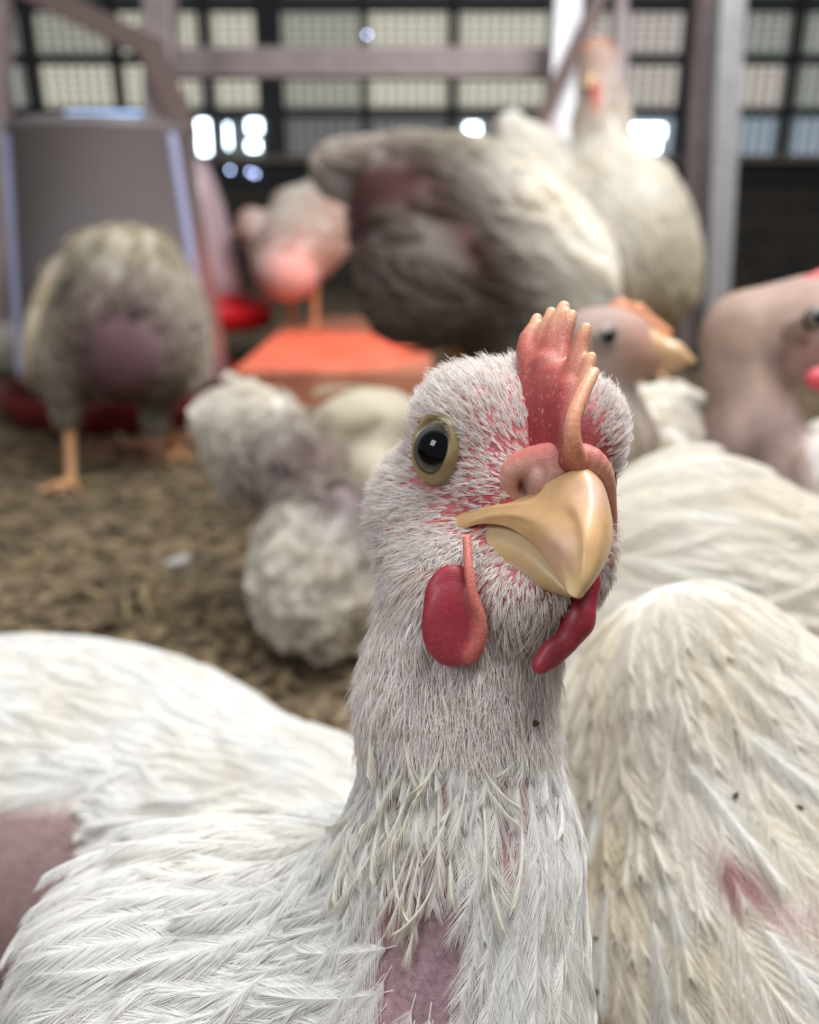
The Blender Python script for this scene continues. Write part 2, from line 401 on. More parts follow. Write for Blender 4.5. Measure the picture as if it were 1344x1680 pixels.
# --- bristles on the head
EYE = np.array([715, 738])
def nz(v, c=.05):   # facing weights
    return None
def head_dens(p):
    u, y, d = proj(p)
    z = (D0 - d) / PX
    o = np.ones(len(p))
    ee = ((u - 719) / 40) ** 2 + ((y - 746) / 58) ** 2
    o[ee < 1] = 0
    # cere and beak patch
    o *= 1 - .97 * ((((u - 922) / 84) ** 2 + ((y - 800) / 76) ** 2 < 1) & (z > -60) & (u < 995))
    o *= 1 - .93 * ((u > 866) & (u < 958 + (y - 600) * .10) & (y > 600) & (y < 770))
    # red around mouth
    o *= 1 - .6 * np.exp(-((u - 790) / 75) ** 2 - ((y - 835) / 28) ** 2)
    o *= 1 - .9 * ((u > 700) & (u < 795) & (y > 925) & (y < 1090) & (z > -70))
    o *= (y < 1150)
    return o
rb = sample_roots(v1, f1, 8 * PX, head_dens, 3)
ub, yb, db = proj(rb)
C0 = H(905, 815, 20)
dirs = nrm(rb - C0)
dn = sst(yb, 900, 1000)[:, None]
dirs = nrm(dirs * (1 - .65 * dn) + (-UP) * dn * .9)
# cheek flows back
ck = np.exp(-((ub - 700) / 90) ** 2 - ((yb - 880) / 90) ** 2)[:, None]
dirs = nrm(dirs + ck * np.array((-.5, .4, -.2)))
dist = np.hypot(ub - 905, yb - 815)
Lb = np.random.default_rng(9).uniform(.7, 1.25, len(rb)) * PX * (17 + 20 * sst(dist, 80, 260) + 14 * sst(yb, 950, 1100) + 8 * sst(-yb, -640, -590))
S = bristles(rb, dirs, Lb, MB, n=7, K=4, r=.62 * PX, lift=.27, spread=.19, bend=.35, seed=1)
# longer hairs along the crown and behind the comb
ix = np.where(((yb < 640) & (ub > 700)) | ((ub > 985) & (yb < 1000)))[0]
ix = ix[np.random.default_rng(2).random(len(ix)) < .12]
S += bristles(rb[ix], nrm(dirs[ix] + UP * .3), 42 * PX, MB, n=3, K=5, r=.7 * PX, lift=.7, spread=.25, bend=.6, seed=5)
r3_ = np.random.default_rng(14)
ix = np.where((ub > 695) & (ub < 795) & (yb > 885) & (yb < 945))[0]
S += bristles(rb[ix], nrm(dirs[ix] - UP * .8 - FWD * .5), 40 * PX, MB, n=6, K=5, r=.7 * PX, lift=1.3, spread=.3, bend=.75, seed=15)
p_, r_ = join_strands(S); mk_curves('head_bristles', p_, r_, M_down, main)

# --- fluffy upper neck, neck hackles, quills
def neck_dir(p):
    u, y, d = proj(p)
    left = sst(-u, -700, -560) * sst(y, 1150, 1350)
    dd = -UP[None] + RIGHT[None] * (-.25 * sst(-u, -760, -600) + .12 * sst(u, 800, 930))[:, None] - FWD[None] * .15
    lf = -RIGHT[None] * 1.0 - UP[None] * .25 - FWD[None] * .1
    return nrm(dd * (1 - left[:, None]) + lf * left[:, None])
def fl_d(p):
    u, y, d = proj(p); return (y > 1010) * (y < 1215) * (1 - .9 * ((u > 695) & (u < 790) & (y < 1080)))
rf = sample_roots(v1, f1, 9 * PX, fl_d, 11); S = bristles(rf, neck_dir(rf), 70 * PX, MB, n=7, K=5, r=.75 * PX, lift=.45, spread=.22, bend=.5, seed=12)
p_, r_ = join_strands(S); mk_curves('throat_down', p_, r_, M_down, main)
def hk_d(p):
    u, y, d = proj(p)
    bare = np.exp(-((u - 712) / 72) ** 2 - ((y - 1510) / 160) ** 2) + .75 * np.exp(-((u - 700) / 45) ** 2 - ((y - 1400) / 90) ** 2) + .55 * np.exp(-((u - 830) / 60) ** 2 - ((y - 1250) / 60) ** 2)
    return (y > 1130) * (y < 1900) * np.clip(1 - 1.3 * bare, 0.02, 1) * np.where(u < 640, .75, 1)
vn = np.concatenate([v1, v2]);
rk = sample_roots(vn, f, 27 * PX, hk_d, 21)
uk, yk, dk = proj(rk); sel = (uk > 540) & (uk < 1010) & (dk < .19); rk, uk, yk = rk[sel], uk[sel], yk[sel]
Lk = PX * (85 + 115 * sst(yk, 1150, 1450)) * np.random.default_rng(4).uniform(.75, 1.2, len(rk)) * np.where(uk > 800, 1.3, 1)
S = feathers(rk, neck_dir(rk), Lk, Lk * .33, MB, nb=62, K=5, t0=.18, h0=4 * PX, lift=11 * PX, a0=38, a1=9, br=.60 * PX, rr=1.0 * PX, seed=22, wob=.4, rag=.30, shape=.7)
p_, r_ = join_strands(S); mk_curves('neck_feathers', p_, r_, M_white, main)
def q_d(p):
    u, y, d = proj(p); return (y > 1140) * (y < 1520) * np.exp(-((u - 680) / 85) ** 2)
rq = sample_roots(v1, f1, 34 * PX, q_d, 31); rq = rq[proj(rq)[2] < D0 + 60 * PX]
S = feathers(rq, neck_dir(rq), 150 * PX * np.random.default_rng(8).uniform(.6, 1.3, len(rq)), 30 * PX, MB, nb=26, K=4, t0=.5, h0=8 * PX, lift=18 * PX, a0=17, a1=5, br=.75 * PX, rr=2.6 * PX, seed=32, wob=.6)
p_, r_ = join_strands(S); mk_curves('pin_feathers', p_, r_, M_quill, main)

fp = sample_roots(v1, f1, 15 * PX, lambda p: (lambda u, y, d: np.exp(-((u - 695) / 70) ** 2 - ((y - 1540) / 130) ** 2) * (d < .17))(*proj(p)), 51)
S = bristles(fp, nrm(neck_dir(fp) + np.random.default_rng(1).normal(0, .5, fp.shape)), 60 * PX, MB, n=3, K=7, r=.45 * PX, lift=.5, spread=.7, bend=.7, seed=52)
p_, r_ = join_strands(S); p_ = p_ + np.cumsum(np.random.default_rng(3).normal(0, 1.6 * PX, p_.shape), 1); mk_curves('filoplumes', p_, r_, M_down, main)
fe_ = sample_roots(v1, f1, 16 * PX, lambda p: (lambda u, y, d: ((u > 895) & (y > 1100) & (y < 1560)) | ((u < 640) & (y > 820) & (y < 1180)))(*proj(p)), 53)
fu = proj(fe_)[0]; kp_ = np.random.default_rng(4).random(len(fe_)) < .5; fe_, fu = fe_[kp_], fu[kp_]
S = bristles(fe_, nrm(neck_dir(fe_) + (RIGHT[None] * np.where(fu > 800, .6, -.5)[:, None])), np.where(fu > 800, 85, 45) * PX, MB, n=3, K=6, r=.5 * PX, lift=.8, spread=.3, bend=.6, seed=54)
p_, r_ = join_strands(S); mk_curves('stray_down', p_, r_, M_down, main)
# --- trunk feathers, part two, swept to the left
def tr_d(p):
    u, y, d = proj(p)
    return ((u < 660) | (d > .19)) * (1 - ((u < 110) & (y > 1340))) * (u > -700)
rt = sample_roots(v2, f2, 52 * PX, tr_d, 41)
ut, yt, dt = proj(rt); back = sst(dt, .19, .24)
dir_t = nrm(-RIGHT[None] * 1.0 + FWD[None] * .15 * back[:, None] - UP[None] * (.30 - .2 * back)[:, None])
Lt = PX * np.where(dt < .2, 210, 330) * np.random.default_rng(5).uniform(.8, 1.2, len(rt))
flank = (ut < 480) & (yt > 1310) & (dt > .185)
Lt = np.where(flank, np.minimum(Lt, np.maximum(ut - 110, 30) * PX * 1.2), Lt); kp = ~(flank & (ut < 150)) | (np.random.default_rng(6).random(len(rt)) < .06)
rt, dir_t, Lt = rt[kp], dir_t[kp], Lt[kp]
S = feathers(rt, dir_t, Lt, Lt * .36, MB, nb=84, K=5, t0=.12, h0=4 * PX, lift=13 * PX, a0=34, a1=8, br=.90 * PX, rr=1.1 * PX, seed=42, wob=.35, T=9, rag=.25, shape=.75)
p_, r_ = join_strands(S); mk_curves('body_feathers', p_, r_, M_white, main)

def on_surface(F, u, v, d0, d1, off=0.0):
    dd = np.linspace(d0, d1, 500); p = np.array([P(u, v, x) for x in dd]); s_ = F.d(p) - off; i = int(np.argmax(s_ < 0)); return p[i] if s_.min() < 0 else None
def big_feather(F, parent, u, v, du, dv, L, W, d0=.1, d1=.4, seed=0, mat=None, h0=10, lift=30, nb=110, br=.8, wob=.1, a1=9):
    r = on_surface(F, u, v, d0, d1)
    if r is None: return
    r = r[None].astype(f32); dr = nrm((RIGHT * du - UP * dv)[None].astype(f32))
    S = feathers(r, dr, L * PX, W * PX, F, nb=nb, K=6, t0=.12, h0=h0 * PX, lift=lift * PX, a0=36, a1=a1, br=br * PX, rr=1.5 * PX, T=10, seed=seed, wob=wob, rag=.2)
    p_, r_ = join_strands(S); mk_curves('feather', p_, r_, mat or M_white, parent, kind=None)
rg = np.random.default_rng(12)
for i, (u, v_, du, dv, L, W) in enumerate([(300, 1385, -1, .12, 260, 60), (330, 1430, -1, .16, 330, 70), (300, 1475, -1, .08, 320, 75), (330, 1510, -1, .12, 340, 75), (310, 1550, -1, .10, 300, 70), (330, 1590, -1, .16, 320, 75), (350, 1630, -1, .22, 320, 75), (390, 1400, -1, .25, 280, 65), (430, 1450, -1, .35, 300, 65), (460, 1510, -1, .4, 300, 65), (480, 1570, -1, .55, 280, 60), (500, 1440, -.8, .6, 240, 55), (540, 1400, -.6, .8, 210, 45), (450, 1360, -1, .3, 230, 55), (380, 1350, -1, .2, 250, 55), (520, 1500, -.7, .7, 240, 50)]):
    big_feather(MB, main, u, v_ - 45, du, dv, L * 1.0, W, seed=i)
# --- comb
TIP = (.72, .42, .26); CR = (.27, .014, .022); CM = (.38, .055, .05)
CB = Field(k=11 * PX)
def tooth(a, ra, b, rb_, c, rc):
    hP(CB, [(*a, ra), (*b, rb_), (*[c[i] * .75 + b[i] * .25 for i in range(3)], rc * 1.25), (*c, rc)], CM)
tooth((890, 665, 0), 22, (866, 575, -45), 19, (881, 523, -60), 9)
tooth((898, 640, 5), 20, (890, 565, -30), 15, (904, 512, -42), 8.5)
tooth((905, 640, 10), 22, (907, 560, -14), 17, (925, 504, -24), 10.5)
tooth((915, 640, 20), 20, (922, 570, -2), 14, (938, 517, -8), 9)
tooth((922, 665, 42), 22, (943, 600, 36), 17, (961, 539, 34), 10)
tooth((933, 690, 62), 20, (955, 635, 58), 15, (970, 586, 56), 9)
hP(CB, [(872, 590, -35, 20), (876, 660, -5, 21), (886, 750, 20, 22)], CR); hP(CB, [(895, 600, 0, 22), (898, 670, 20, 23), (905, 755, 45, 24)], CR)
hP(CB, [(914, 620, 20, 22), (918, 690, 45, 22), (926, 760, 70, 22)], CR); hP(CB, [(934, 640, 50, 19), (930, 700, 72, 19), (936, 755, 84, 20)], CR)
RIDGE = (.74, .36, .22)
hP(CB, [(950, 756, 92, 16), (940, 725, 112, 14.5), (940, 690, 116, 13), (952, 655, 104, 12.5), (968, 622, 88, 11), (976, 610, 80, 8)], RIDGE, k=13 * PX)
def paint_comb(v, c):
    u, y, d = proj(v)
    tips = np.array([(879, 518), (904, 506), (926, 497), (939, 510), (962, 530), (971, 580), (975, 614)])
    dm = np.min(np.hypot(u[:, None] - tips[:, 0], y[:, None] - tips[:, 1]), 1)
    t = np.clip(np.exp(-(dm / 24) ** 1.6) * 1.1, 0, 1)[:, None]
    up = sst(-y, -690, -540)[:, None] * .5
    c = c * (1 - up) + np.array((.62, .22, .17)) * up
    c = c * (1 - t) + np.array(TIP) * t
    sp_ = (vnoise(v, .00045, 3) > .62)[:, None] * .3
    return c * (1 - sp_) + np.array((.75, .45, .40)) * sp_
field_mesh('comb', CB, 2.2 * PX, M_comb, main, tau=.0011, paint=paint_comb)

# --- wattles
WA = (.30, .016, .034); WL = (.60, .19, .15)
def wattle(spec, name):
    F = Field(k=14 * PX)
    lipc = len(spec) > 4
    for s in spec:
        if isinstance(s, str): continue
        if isinstance(s, list): hP(F, s, WL if lipc else WA); continue
        if len(s) == 4 and isinstance(s[3], tuple) and len(s[3]) == 3 and not isinstance(s[0], tuple): hE(F, s[0], s[1], s[2], s[3], WA)
        else: hC(F, s[0], s[1], s[2], s[3], s[4] if len(s) > 4 else WA)
    def pw(v, c):
        u, y, d = proj(v); n = (vnoise(v, .0004, 9) * .12 + 1)[:, None]; lo_ = sst(y, 990, 1100)[:, None] * .35
        return (c * (1 - lo_) + np.array((.50, .09, .11)) * lo_) * n
    return field_mesh(name, F, 2.2 * PX, M_comb, main, tau=.0006, paint=pw)
wattle([(743, 1030, 58, (51, 64, 16)), (742, 988, 50, (46, 62, 16)), ((768, 925, 20), 18, (740, 965, 30), 24), 'L', [(766, 884, 52, 7), (769, 930, 72, 8), (776, 975, 78, 8.5), (789, 1015, 74, 9), (787, 1050, 68, 11), (772, 1076, 60, 13)]], 'wattle')
wattle([((962, 955, 30), 24, (948, 1020, 48), 25), 'L', [(950, 1010, 50, 22), (930, 1048, 54, 17), (905, 1064, 58, 15), (888, 1090, 58, 16)], [(950, 1020, 44, 20), (930, 1055, 50, 16), (908, 1082, 52, 14)]], 'wattle')

# --- beak
def patch(cols, nv=60, nu=10):
    """cols: control polylines with world points; smooth both ways"""
    def cr(a, n):
        a = np.array(a, float); m = len(a); s = np.linspace(0, m - 1, n); i = np.minimum(s.astype(int), m - 2); t = (s - i)[:, None]
        if a.ndim == 3: t = t[..., None]
        g = lambda j: a[np.clip(j, 0, m - 1)]
        p0, p1, p2, p3 = 2 * g(i) - g(i + 1), g(i), g(i + 1), g(i + 2)
        p0 = np.where((i > 0).reshape(t.shape[0:1] + (1,) * (a.ndim - 1)), g(i - 1), p0)
        return .5 * (2 * p1 + (p2 - p0) * t + (2 * p0 - 5 * p1 + 4 * p2 - p3) * t ** 2 + (-p0 + 3 * p1 - 3 * p2 + p3) * t ** 3)
    A = np.stack([cr(c, nv) for c in cols]); return cr(A, nu * (len(cols) - 1) + 1)
def patch_solid(name, cols, th, mat, colf, ctr):
    A = patch(cols); a, b, _ = A.shape; B = A + (np.array(ctr) - A) * 0 
    du = np.gradient(A, axis=0); dv = np.gradient(A, axis=1); n = nrm(np.cross(du, dv))
    if (n * (A - np.array(ctr))).sum() < 0: n = -n
    B = A - n * th
    V = np.concatenate([A.reshape(-1, 3), B.reshape(-1, 3)]); N = a * b; F = []
    for i in range(a - 1):
        for j in range(b - 1):
            q = (i * b + j, (i + 1) * b + j, (i + 1) * b + j + 1, i * b + j + 1); F.append(q); F.append(tuple(x + N for x in q[::-1]))
    for j in range(b - 1):
        F.append((j, j + 1, N + j + 1, N + j)); k = (a - 1) * b; F.append((k + j + 1, k + j, N + k + j, N + k + j + 1))
    for i in range(a - 1): F.append(((i + 1) * b, i * b, N + i * b, N + (i + 1) * b)); F.append((i * b + b - 1, (i + 1) * b + b - 1, N + (i + 1) * b + b - 1, N + i * b + b - 1))
    return mk_mesh(name, V, F, mat, main, cols=colf(V))
def hp(l): return [H(*x) for x in l]
T_ = (946, 982, 158)
up_cols = [hp(c) for c in [
 [(714, 884, -35), (745, 874, -5), (788, 860, 28), (830, 864, 58), (864, 884, 85), (893, 914, 108), (918, 948, 132), (926, 962, 146)],
 [(722, 866, -28), (762, 856, 8), (803, 847, 42), (843, 853, 70), (876, 873, 100), (903, 902, 124), (924, 938, 144), (929, 968, 154)],
 [(768, 838, 0), (808, 831, 38), (842, 837, 66), (874, 850, 96), (902, 872, 122), (920, 900, 142), (934, 940, 154), (934, 975, 160)],
 [(850, 818, 45), (878, 820, 78), (905, 828, 102), (928, 846, 124), (941, 872, 145), (947, 905, 160), (946, 945, 166), (941, 980, 164)],
 [(915, 782, 88), (930, 795, 104), (942, 815, 120), (952, 840, 140), (960, 870, 158), (962, 905, 170), (956, 948, 174), (948, 982, 164)],
 [(958, 768, 96), (970, 786, 112), (978, 812, 126), (984, 845, 142), (985, 880, 156), (980, 918, 166), (966, 955, 170), (955, 980, 160)],
 [(986, 785, 78), (994, 808, 92), (999, 832, 104), (1001, 860, 116), (999, 890, 128), (990, 925, 142), (972, 958, 156), (960, 973, 154)],
 [(998, 815, 40), (1003, 840, 50), (1006, 862, 60), (1006, 885, 70), (1000, 908, 94), (991, 930, 112), (976, 952, 132), (963, 964, 146)]]]
def horn(v):
    u, y, d = proj(v); n = vnoise(v * np.array([1, 1, 1]), .0016, 4)[:, None] * .05 + 1
    c = np.tile(np.array((.62, .38, .185)), (len(v), 1))
    tip = sst(y, 900, 975)[:, None]; c = c * (1 - tip) + np.array((.76, .56, .30)) * tip
    pk = (np.exp(-((u - 915) / 35) ** 2 - ((y - 905) / 30) ** 2) * .5 + np.exp(-((u - 975) / 30) ** 2 - ((y - 810) / 28) ** 2) * .7)[:, None]
    c = c * (1 - pk) + np.array((.72, .47, .42)) * pk
    rd = (sst(-u, -800, -730) * .35)[:, None]; c = c * (1 - rd) + np.array((.68, .36, .18)) * rd
    return c * n
patch_solid('upper_beak', up_cols, 6 * PX, M_horn, horn, H(900, 880, -50))
lo_cols = [hp(c) for c in [
 [(768, 858, -8), (815, 856, 28), (856, 872, 58), (892, 906, 90), (928, 955, 124)],
 [(776, 895, 12), (818, 898, 44), (855, 912, 72), (888, 938, 100), (928, 970, 130)],
 [(782, 926, 12), (820, 934, 38), (858, 944, 66), (893, 959, 96), (932, 976, 128)],
 [(800, 948, -10), (830, 955, 15), (868, 962, 45), (902, 971, 78), (936, 980, 120)],
 [(900, 960, -25), (920, 965, 0), (940, 968, 40), (950, 968, 80), (944, 974, 120)],
 [(975, 925, 0), (980, 935, 30), (978, 945, 60), (965, 955, 95), (948, 965, 125)]]]
def horn2(v):
    u, y, d = proj(v); c = np.tile(np.array((.60, .42, .21)), (len(v), 1))
    b = (sst(y, 915, 945) * sst(-u, -900, -800))[:, None]; c = c * (1 - b * .8) + np.array((.66, .52, .52)) * b * .8
    return c
patch_solid('lower_beak', lo_cols, 5 * PX, M_horn, horn2, H(880, 900, -60))

# --- cere, nostril and gape
CE = (.62, .31, .24); CF = Field(k=20 * PX)
hP(CF, [(842, 806, 24, 22), (850, 776, 32, 30), (892, 757, 52, 30), (935, 752, 70, 27), (968, 756, 76, 24), (990, 780, 62, 18), (1000, 820, 42, 12), (1005, 870, 12, 8), (1002, 925, 14, 7)], CE, k=24 * PX)
hP(CF, [(868, 820, 36, 16), (890, 806, 52, 18), (915, 780, 72, 16)], CE)
hE(CF, 858, 803, 70, (6, 18, 24), (.20, .07, .04), k=4 * PX, sub=True)
hE(CF, 881, 786, 56, (17, 33, 24), (.60, .36, .31), k=4 * PX)
hC(CF, (716, 880, -30), 6, (742, 886, -10), 5, (.66, .38, .16), k=5 * PX)
def pc(v, c):
    u, y, d = proj(v); h = np.exp(-((u - 858 - (y - 803) * .25) / 7) ** 2 - ((y - 803) / 17) ** 2)[:, None]; rr_ = (sst(-y, -775, -740) * .7)[:, None]; c = c * (1 - rr_) + np.array((.48, .10, .10)) * rr_
    return c * (1 - h * .95) + np.array((.09, .025, .012)) * h * .95
field_mesh('cere', CF, 2.2 * PX, M_cere, main, tau=.0008, paint=pc)

# --- eyes
def eye_mat():
    m, t, b = nt('chicken_eye')
    at = t.nodes.new('ShaderNodeVertexColor'); at.layer_name = 'Col'; t.links.new(at.outputs[0], b.inputs['Base Color'])
    b.inputs['Roughness'].default_value = .03; b.inputs['Specular IOR Level'].default_value = .3
    return m
M_eye = eye_mat()
def basis(n):
    n = nrm(np.array(n, float)); a = nrm(np.cross(UP, n)); b = np.cross(n, a); return a, b, n
def make_eye(c, direc, R, asp, parent, ring_out, ringcol, fld, lid=True, gaze=(0, 0), lidtilt=.8):
    a, b, n = basis(direc); V = []; Cc = []; F = []; nu_, nv_ = 48, 32
    gz = nrm(n + a * gaze[0] + b * gaze[1])
    for i in range(nv_):
        th = (i / (nv_ - 1)) * math.pi * .62
        for j in range(nu_):
            ph = 2 * math.pi * j / nu_; dr = math.sin(th) * (math.cos(ph) * a + math.sin(ph) * b) + math.cos(th) * n
            V.append(c + dr * R); an = math.degrees(math.acos(max(-1, min(1, float(dr @ gz)))))
            pu, ir = (.001, .001, .003), (.17, .17, .125)
            if an < 29: col = pu
            elif an < 33: q = (an - 29) / 4; col = tuple(pu[k] * (1 - q) + .06 * q for k in range(3))
            elif an < 62: q = (an - 33) / 29; col = tuple((.07 + (ir[k] - .0) * q * 1.1) for k in range(3))
            else: col = (.02, .015, .012)
            Cc.append(col)
    for i in range(nv_ - 1):
        for j in range(nu_): F.append((i * nu_ + j, (i + 1) * nu_ + j, (i + 1) * nu_ + (j + 1) % nu_, i * nu_ + (j + 1) % nu_))
    eo = mk_mesh('eye', V, F, M_eye, parent, cols=np.array(Cc)); eo['_w'] = list(parent['_w'])
    if not lid: return
    V = []; F = []; m_ = 64; rows = [.80, .86, .92, 1.0, 1.1, 1.2, 1.3]
    for k, rad in enumerate(rows):
        for j in range(m_):
            ph = 2 * math.pi * j / m_; kk = 1 + .05 * math.cos(2 * (ph - lidtilt)); rx = min(rad, .92) * R * asp[0] * kk; ry = min(rad, .92) * R * asp[1] * kk
            lt = a * math.cos(ph) * rx + b * math.sin(ph) * ry; hin = math.sqrt(max(R * R - float(lt @ lt), 0)) + R * (.0, .05, .07)[min(k, 2)]
            if k > 2:
                lt = lt * (rad / .92); h = R * .6
                for _ in range(8): h -= float(fld.d((c + lt + n * h)[None])[0])
                q = (k - 2) / 4; hin = hin * (1 - q) + (h + R * .02) * q + R * .15 * math.sin(q * math.pi) - (R * .12 if k == 6 else 0)
            V.append(c + lt + n * hin)
    for k in range(len(rows) - 1):
        for j in range(m_): F.append((k * m_ + j, (k + 1) * m_ + j, (k + 1) * m_ + (j + 1) % m_, k * m_ + (j + 1) % m_))
    V = np.array(V); cc = np.tile(np.array(ringcol), (len(V), 1)) * (1 + vnoise(V, .0005, 6)[:, None] * .12)
    cc[:m_] = (.03, .02, .015); cc[m_:2 * m_] = (.10, .07, .04)
    mk_mesh('eyelid', V, F, M_horn, eo, cols=cc)
ed = nrm(-RIGHT * .52 - FWD * .84 + UP * .06)
make_eye(H(730, 741, -50), ed, 56 * PX, (.68, .86), main, (1, 1), (.34, .26, .13), MB, gaze=(.12, .0))
ed2 = nrm(RIGHT * .97 - FWD * .1 + UP * .1)
make_eye(H(975, 790, -40), ed2, 38 * PX, (.86, .92), main, (1, 1.05), (.45, .36, .2), MB)
#%%REST%%
# ================================================================== other chickens
def far_bird(label, loc, prims, flow, fl, voxf, feat, parts=(), group=None, k=.02, mat=None, fmat=None, tau=.006, paint=None, dens=None, cullback=True):
    """prims use pixel radii at their own depth; flow = (image right, image up, forward) direction of the feathers"""
    root = empty('chicken', loc, label, 'chicken', group or None)
    F = Field(k=k)
    for q in prims:
        if q[0] == 'e':
            _, u, v, d, r, col, rot = q; s = d / FPX; a = math.radians(rot)
            R2 = RC @ np.array([[math.cos(a), -math.sin(a), 0], [math.sin(a), math.cos(a), 0], [0, 0, 1]])
            F.e(P(u, v, d), np.array(r) * s, col, R=R2)
        elif q[0] == 'c':
            _, a, ra, b, rb_, col = q; F.c(P(*a), P(*b), ra * a[2] / FPX, rb_ * b[2] / FPX, col)
        else: F.e(q[1], q[2], q[3], R=WR)
    o, v, f = field_mesh('body', F, voxf, mat or M_bodyfar, root, tau=tau, paint=paint)
    def dn(p):
        c = F.colr(p, tau); wgt = sst(c[:, 2] / c[:, 0], .62, .80)
        if dens is not None: wgt = wgt * dens(p)
        return wgt
    N = feat
    ro = sample_roots(v, f, N['cell'], dn, seed=int(loc[0] * 1000) & 255)
    fl = np.array(flow, float); fl = nrm(RIGHT * fl[0] + UP * fl[1] + FWD * fl[2])
    rng = np.random.default_rng(7)
    dirs = nrm(np.tile(fl, (len(ro), 1)) + rng.normal(0, N.get('mess', .25), (len(ro), 3)))
    if 'flowf' in N: dirs = N['flowf'](ro, dirs)
    L = N['L'] * rng.uniform(.75, 1.25, len(ro))
    if 'Lf' in N: L = L * N['Lf'](ro)
    S = feathers(ro, dirs, L, L * N.get('wr', .35), F, nb=N.get('nb', 14), K=N.get('K', 3), t0=.12, h0=N.get('h0', .0012), lift=N.get('lift', .006), a0=55, a1=18, br=N.get('br', 4e-4), rr=N.get('rr', 4e-4), T=N.get('T', 5), rag=.25, wob=.3, seed=5)
    p_, r_ = join_strands(S)
    def tint(p):
        c = F.colr(p, tau * 1.5); c = paint(p, c) if paint is not None else c; return np.clip(c / .78, 0, 1.15)
    mk_curves('feathers', p_, r_, fmat or M_far, root, tintf=tint)
    root['_f'] = 0
    return root, F
def blob(name, pr, vox, mat, root, k=.004, tau=.003):
    F = Field(k=k)
    for q in pr:
        if q[0] == 'e': s = q[3] / FPX; F.e(P(q[1], q[2], q[3]), np.array(q[4]) * s, q[5])
        elif q[0] == 'w': F.c(q[1], q[2], q[3], q[4], q[5])
        else: _, a, ra, b, rb_, col = q; F.c(P(*a), P(*b), ra * a[2] / FPX, rb_ * b[2] / FPX, col)
    return field_mesh(name, F, vox, mat, root, tau=tau)[0]
def leg(root, hip, foot, r0=.007, fwd=(0, -1, 0)):
    """hip and foot are world points, the foot stands on the litter"""
    hip = np.array(hip); foot = np.array(foot, float); kn = hip * .62 + foot * .38 + np.array((0, .006, .0)); F = Field(k=.004); c = (.62, .34, .16)
    F.c(hip, kn, r0 * 1.5, r0, c); F.c(kn, foot + (0, 0, .006), r0, r0 * .9, c)
    fw = nrm(np.array(fwd, float)); sd = np.cross(fw, (0, 0, 1))
    for a in (-.55, 0, .55): F.c(foot + (0, 0, .006), foot + fw * .042 * math.cos(a) + sd * .042 * math.sin(a) + np.array((0, 0, .004)), r0 * .7, r0 * .4, c)
    F.c(foot + (0, 0, .006), foot - fw * .02 + np.array((0, 0, .004)), r0 * .6, r0 * .4, c)
    v, f = extract(F, *bounds(F), .0022); return mk_mesh('leg', v, f, M_leg, root)
WH = (.78, .76, .72); YW = (.47, .415, .31); GY = (.33, .30, .265); BR = (.36, .18, .19); BRD = (.22, .09, .09); PK = (.62, .36, .34)

# right neighbour, large, nearly in focus
def flow_r1(ro, dirs):
    u, y, d = proj(ro); t = sst(u, 980, 1250)[:, None]
    return nrm(dirs * .35 + (-UP) * (1.0 - .35 * t) + RIGHT * (.05 + .75 * t) - FWD * .1)
def paint_r1(v, c):
    u, y, d = proj(v); b = (np.exp(-((u - 1215) / 55) ** 2 - ((y - 1440 - (u - 1215) * .8) / 26) ** 2) + .35 * np.exp(-((u - 1320) / 60) ** 2 - ((y - 1500) / 45) ** 2))[:, None]; b = np.clip(b, 0, 1)
    st = (np.exp(-((u - 985) / 50) ** 2) * .28)[:, None]; c = c * (1 - st) + np.array((.62, .50, .30)) * st
    return c * (1 - b) + np.array((.42, .20, .22)) * b
def dens_r1(p):
    u, y, d = proj(p); b = np.exp(-((u - 1215) / 50) ** 2 - ((y - 1440 - (u - 1215) * .8) / 24) ** 2) + .3 * np.exp(-((u - 1320) / 50) ** 2 - ((y - 1510) / 40) ** 2)
    return np.clip(1 - 1.5 * b, .03, 1) * (u > 850)
r1, F1 = far_bird('large white chicken with soiled plumage sitting against the staring cockerel, beak side hidden', (.115, .235, 0),
    [('e', 1140, 1500, .245, (275, 545, 290), WH, 0), ('e', 1370, 1600, .25, (280, 500, 280), WH, 0), ('e', 1200, 1720, .215, (330, 330, 250), WH, 0), ('w', (.11, .235, .055), (.085, .075, .055), WH)],
    (.3, -1, 0), None, .0016, dict(cell=.0052, L=.030, wr=.30, nb=64, K=5, br=1.15e-4, rr=1.5e-4, h0=.0004, lift=.0016, T=7, flowf=flow_r1, Lf=lambda p: .75 + .9 * sst(proj(p)[0], 1050, 1250) * sst(proj(p)[1], 1050, 1250)), k=.03, mat=M_skin, fmat=M_cream, paint=paint_r1, dens=dens_r1)
for i, (u, v_, du, dv, L, W) in enumerate([(1110, 1230, .7, .8, 330, 70), (1180, 1180, .8, .7, 340, 70), (1240, 1240, .8, .75, 300, 70), (1060, 1330, .5, .9, 320, 75), (1130, 1400, .45, .95, 340, 80), (1010, 1400, .25, 1, 300, 75), (1230, 1500, .6, .85, 300, 80), (1290, 1350, .85, .6, 280, 60), (1070, 1480, .3, 1, 300, 80), (1180, 1540, .5, .9, 300, 80), (1000, 1250, .15, 1, 220, 50), (1270, 1130, .9, .6, 260, 55)]):
    big_feather(F1, r1, u, v_, du, dv, L, W, seed=40 + i, h0=10, lift=12, br=.85, mat=M_cream)
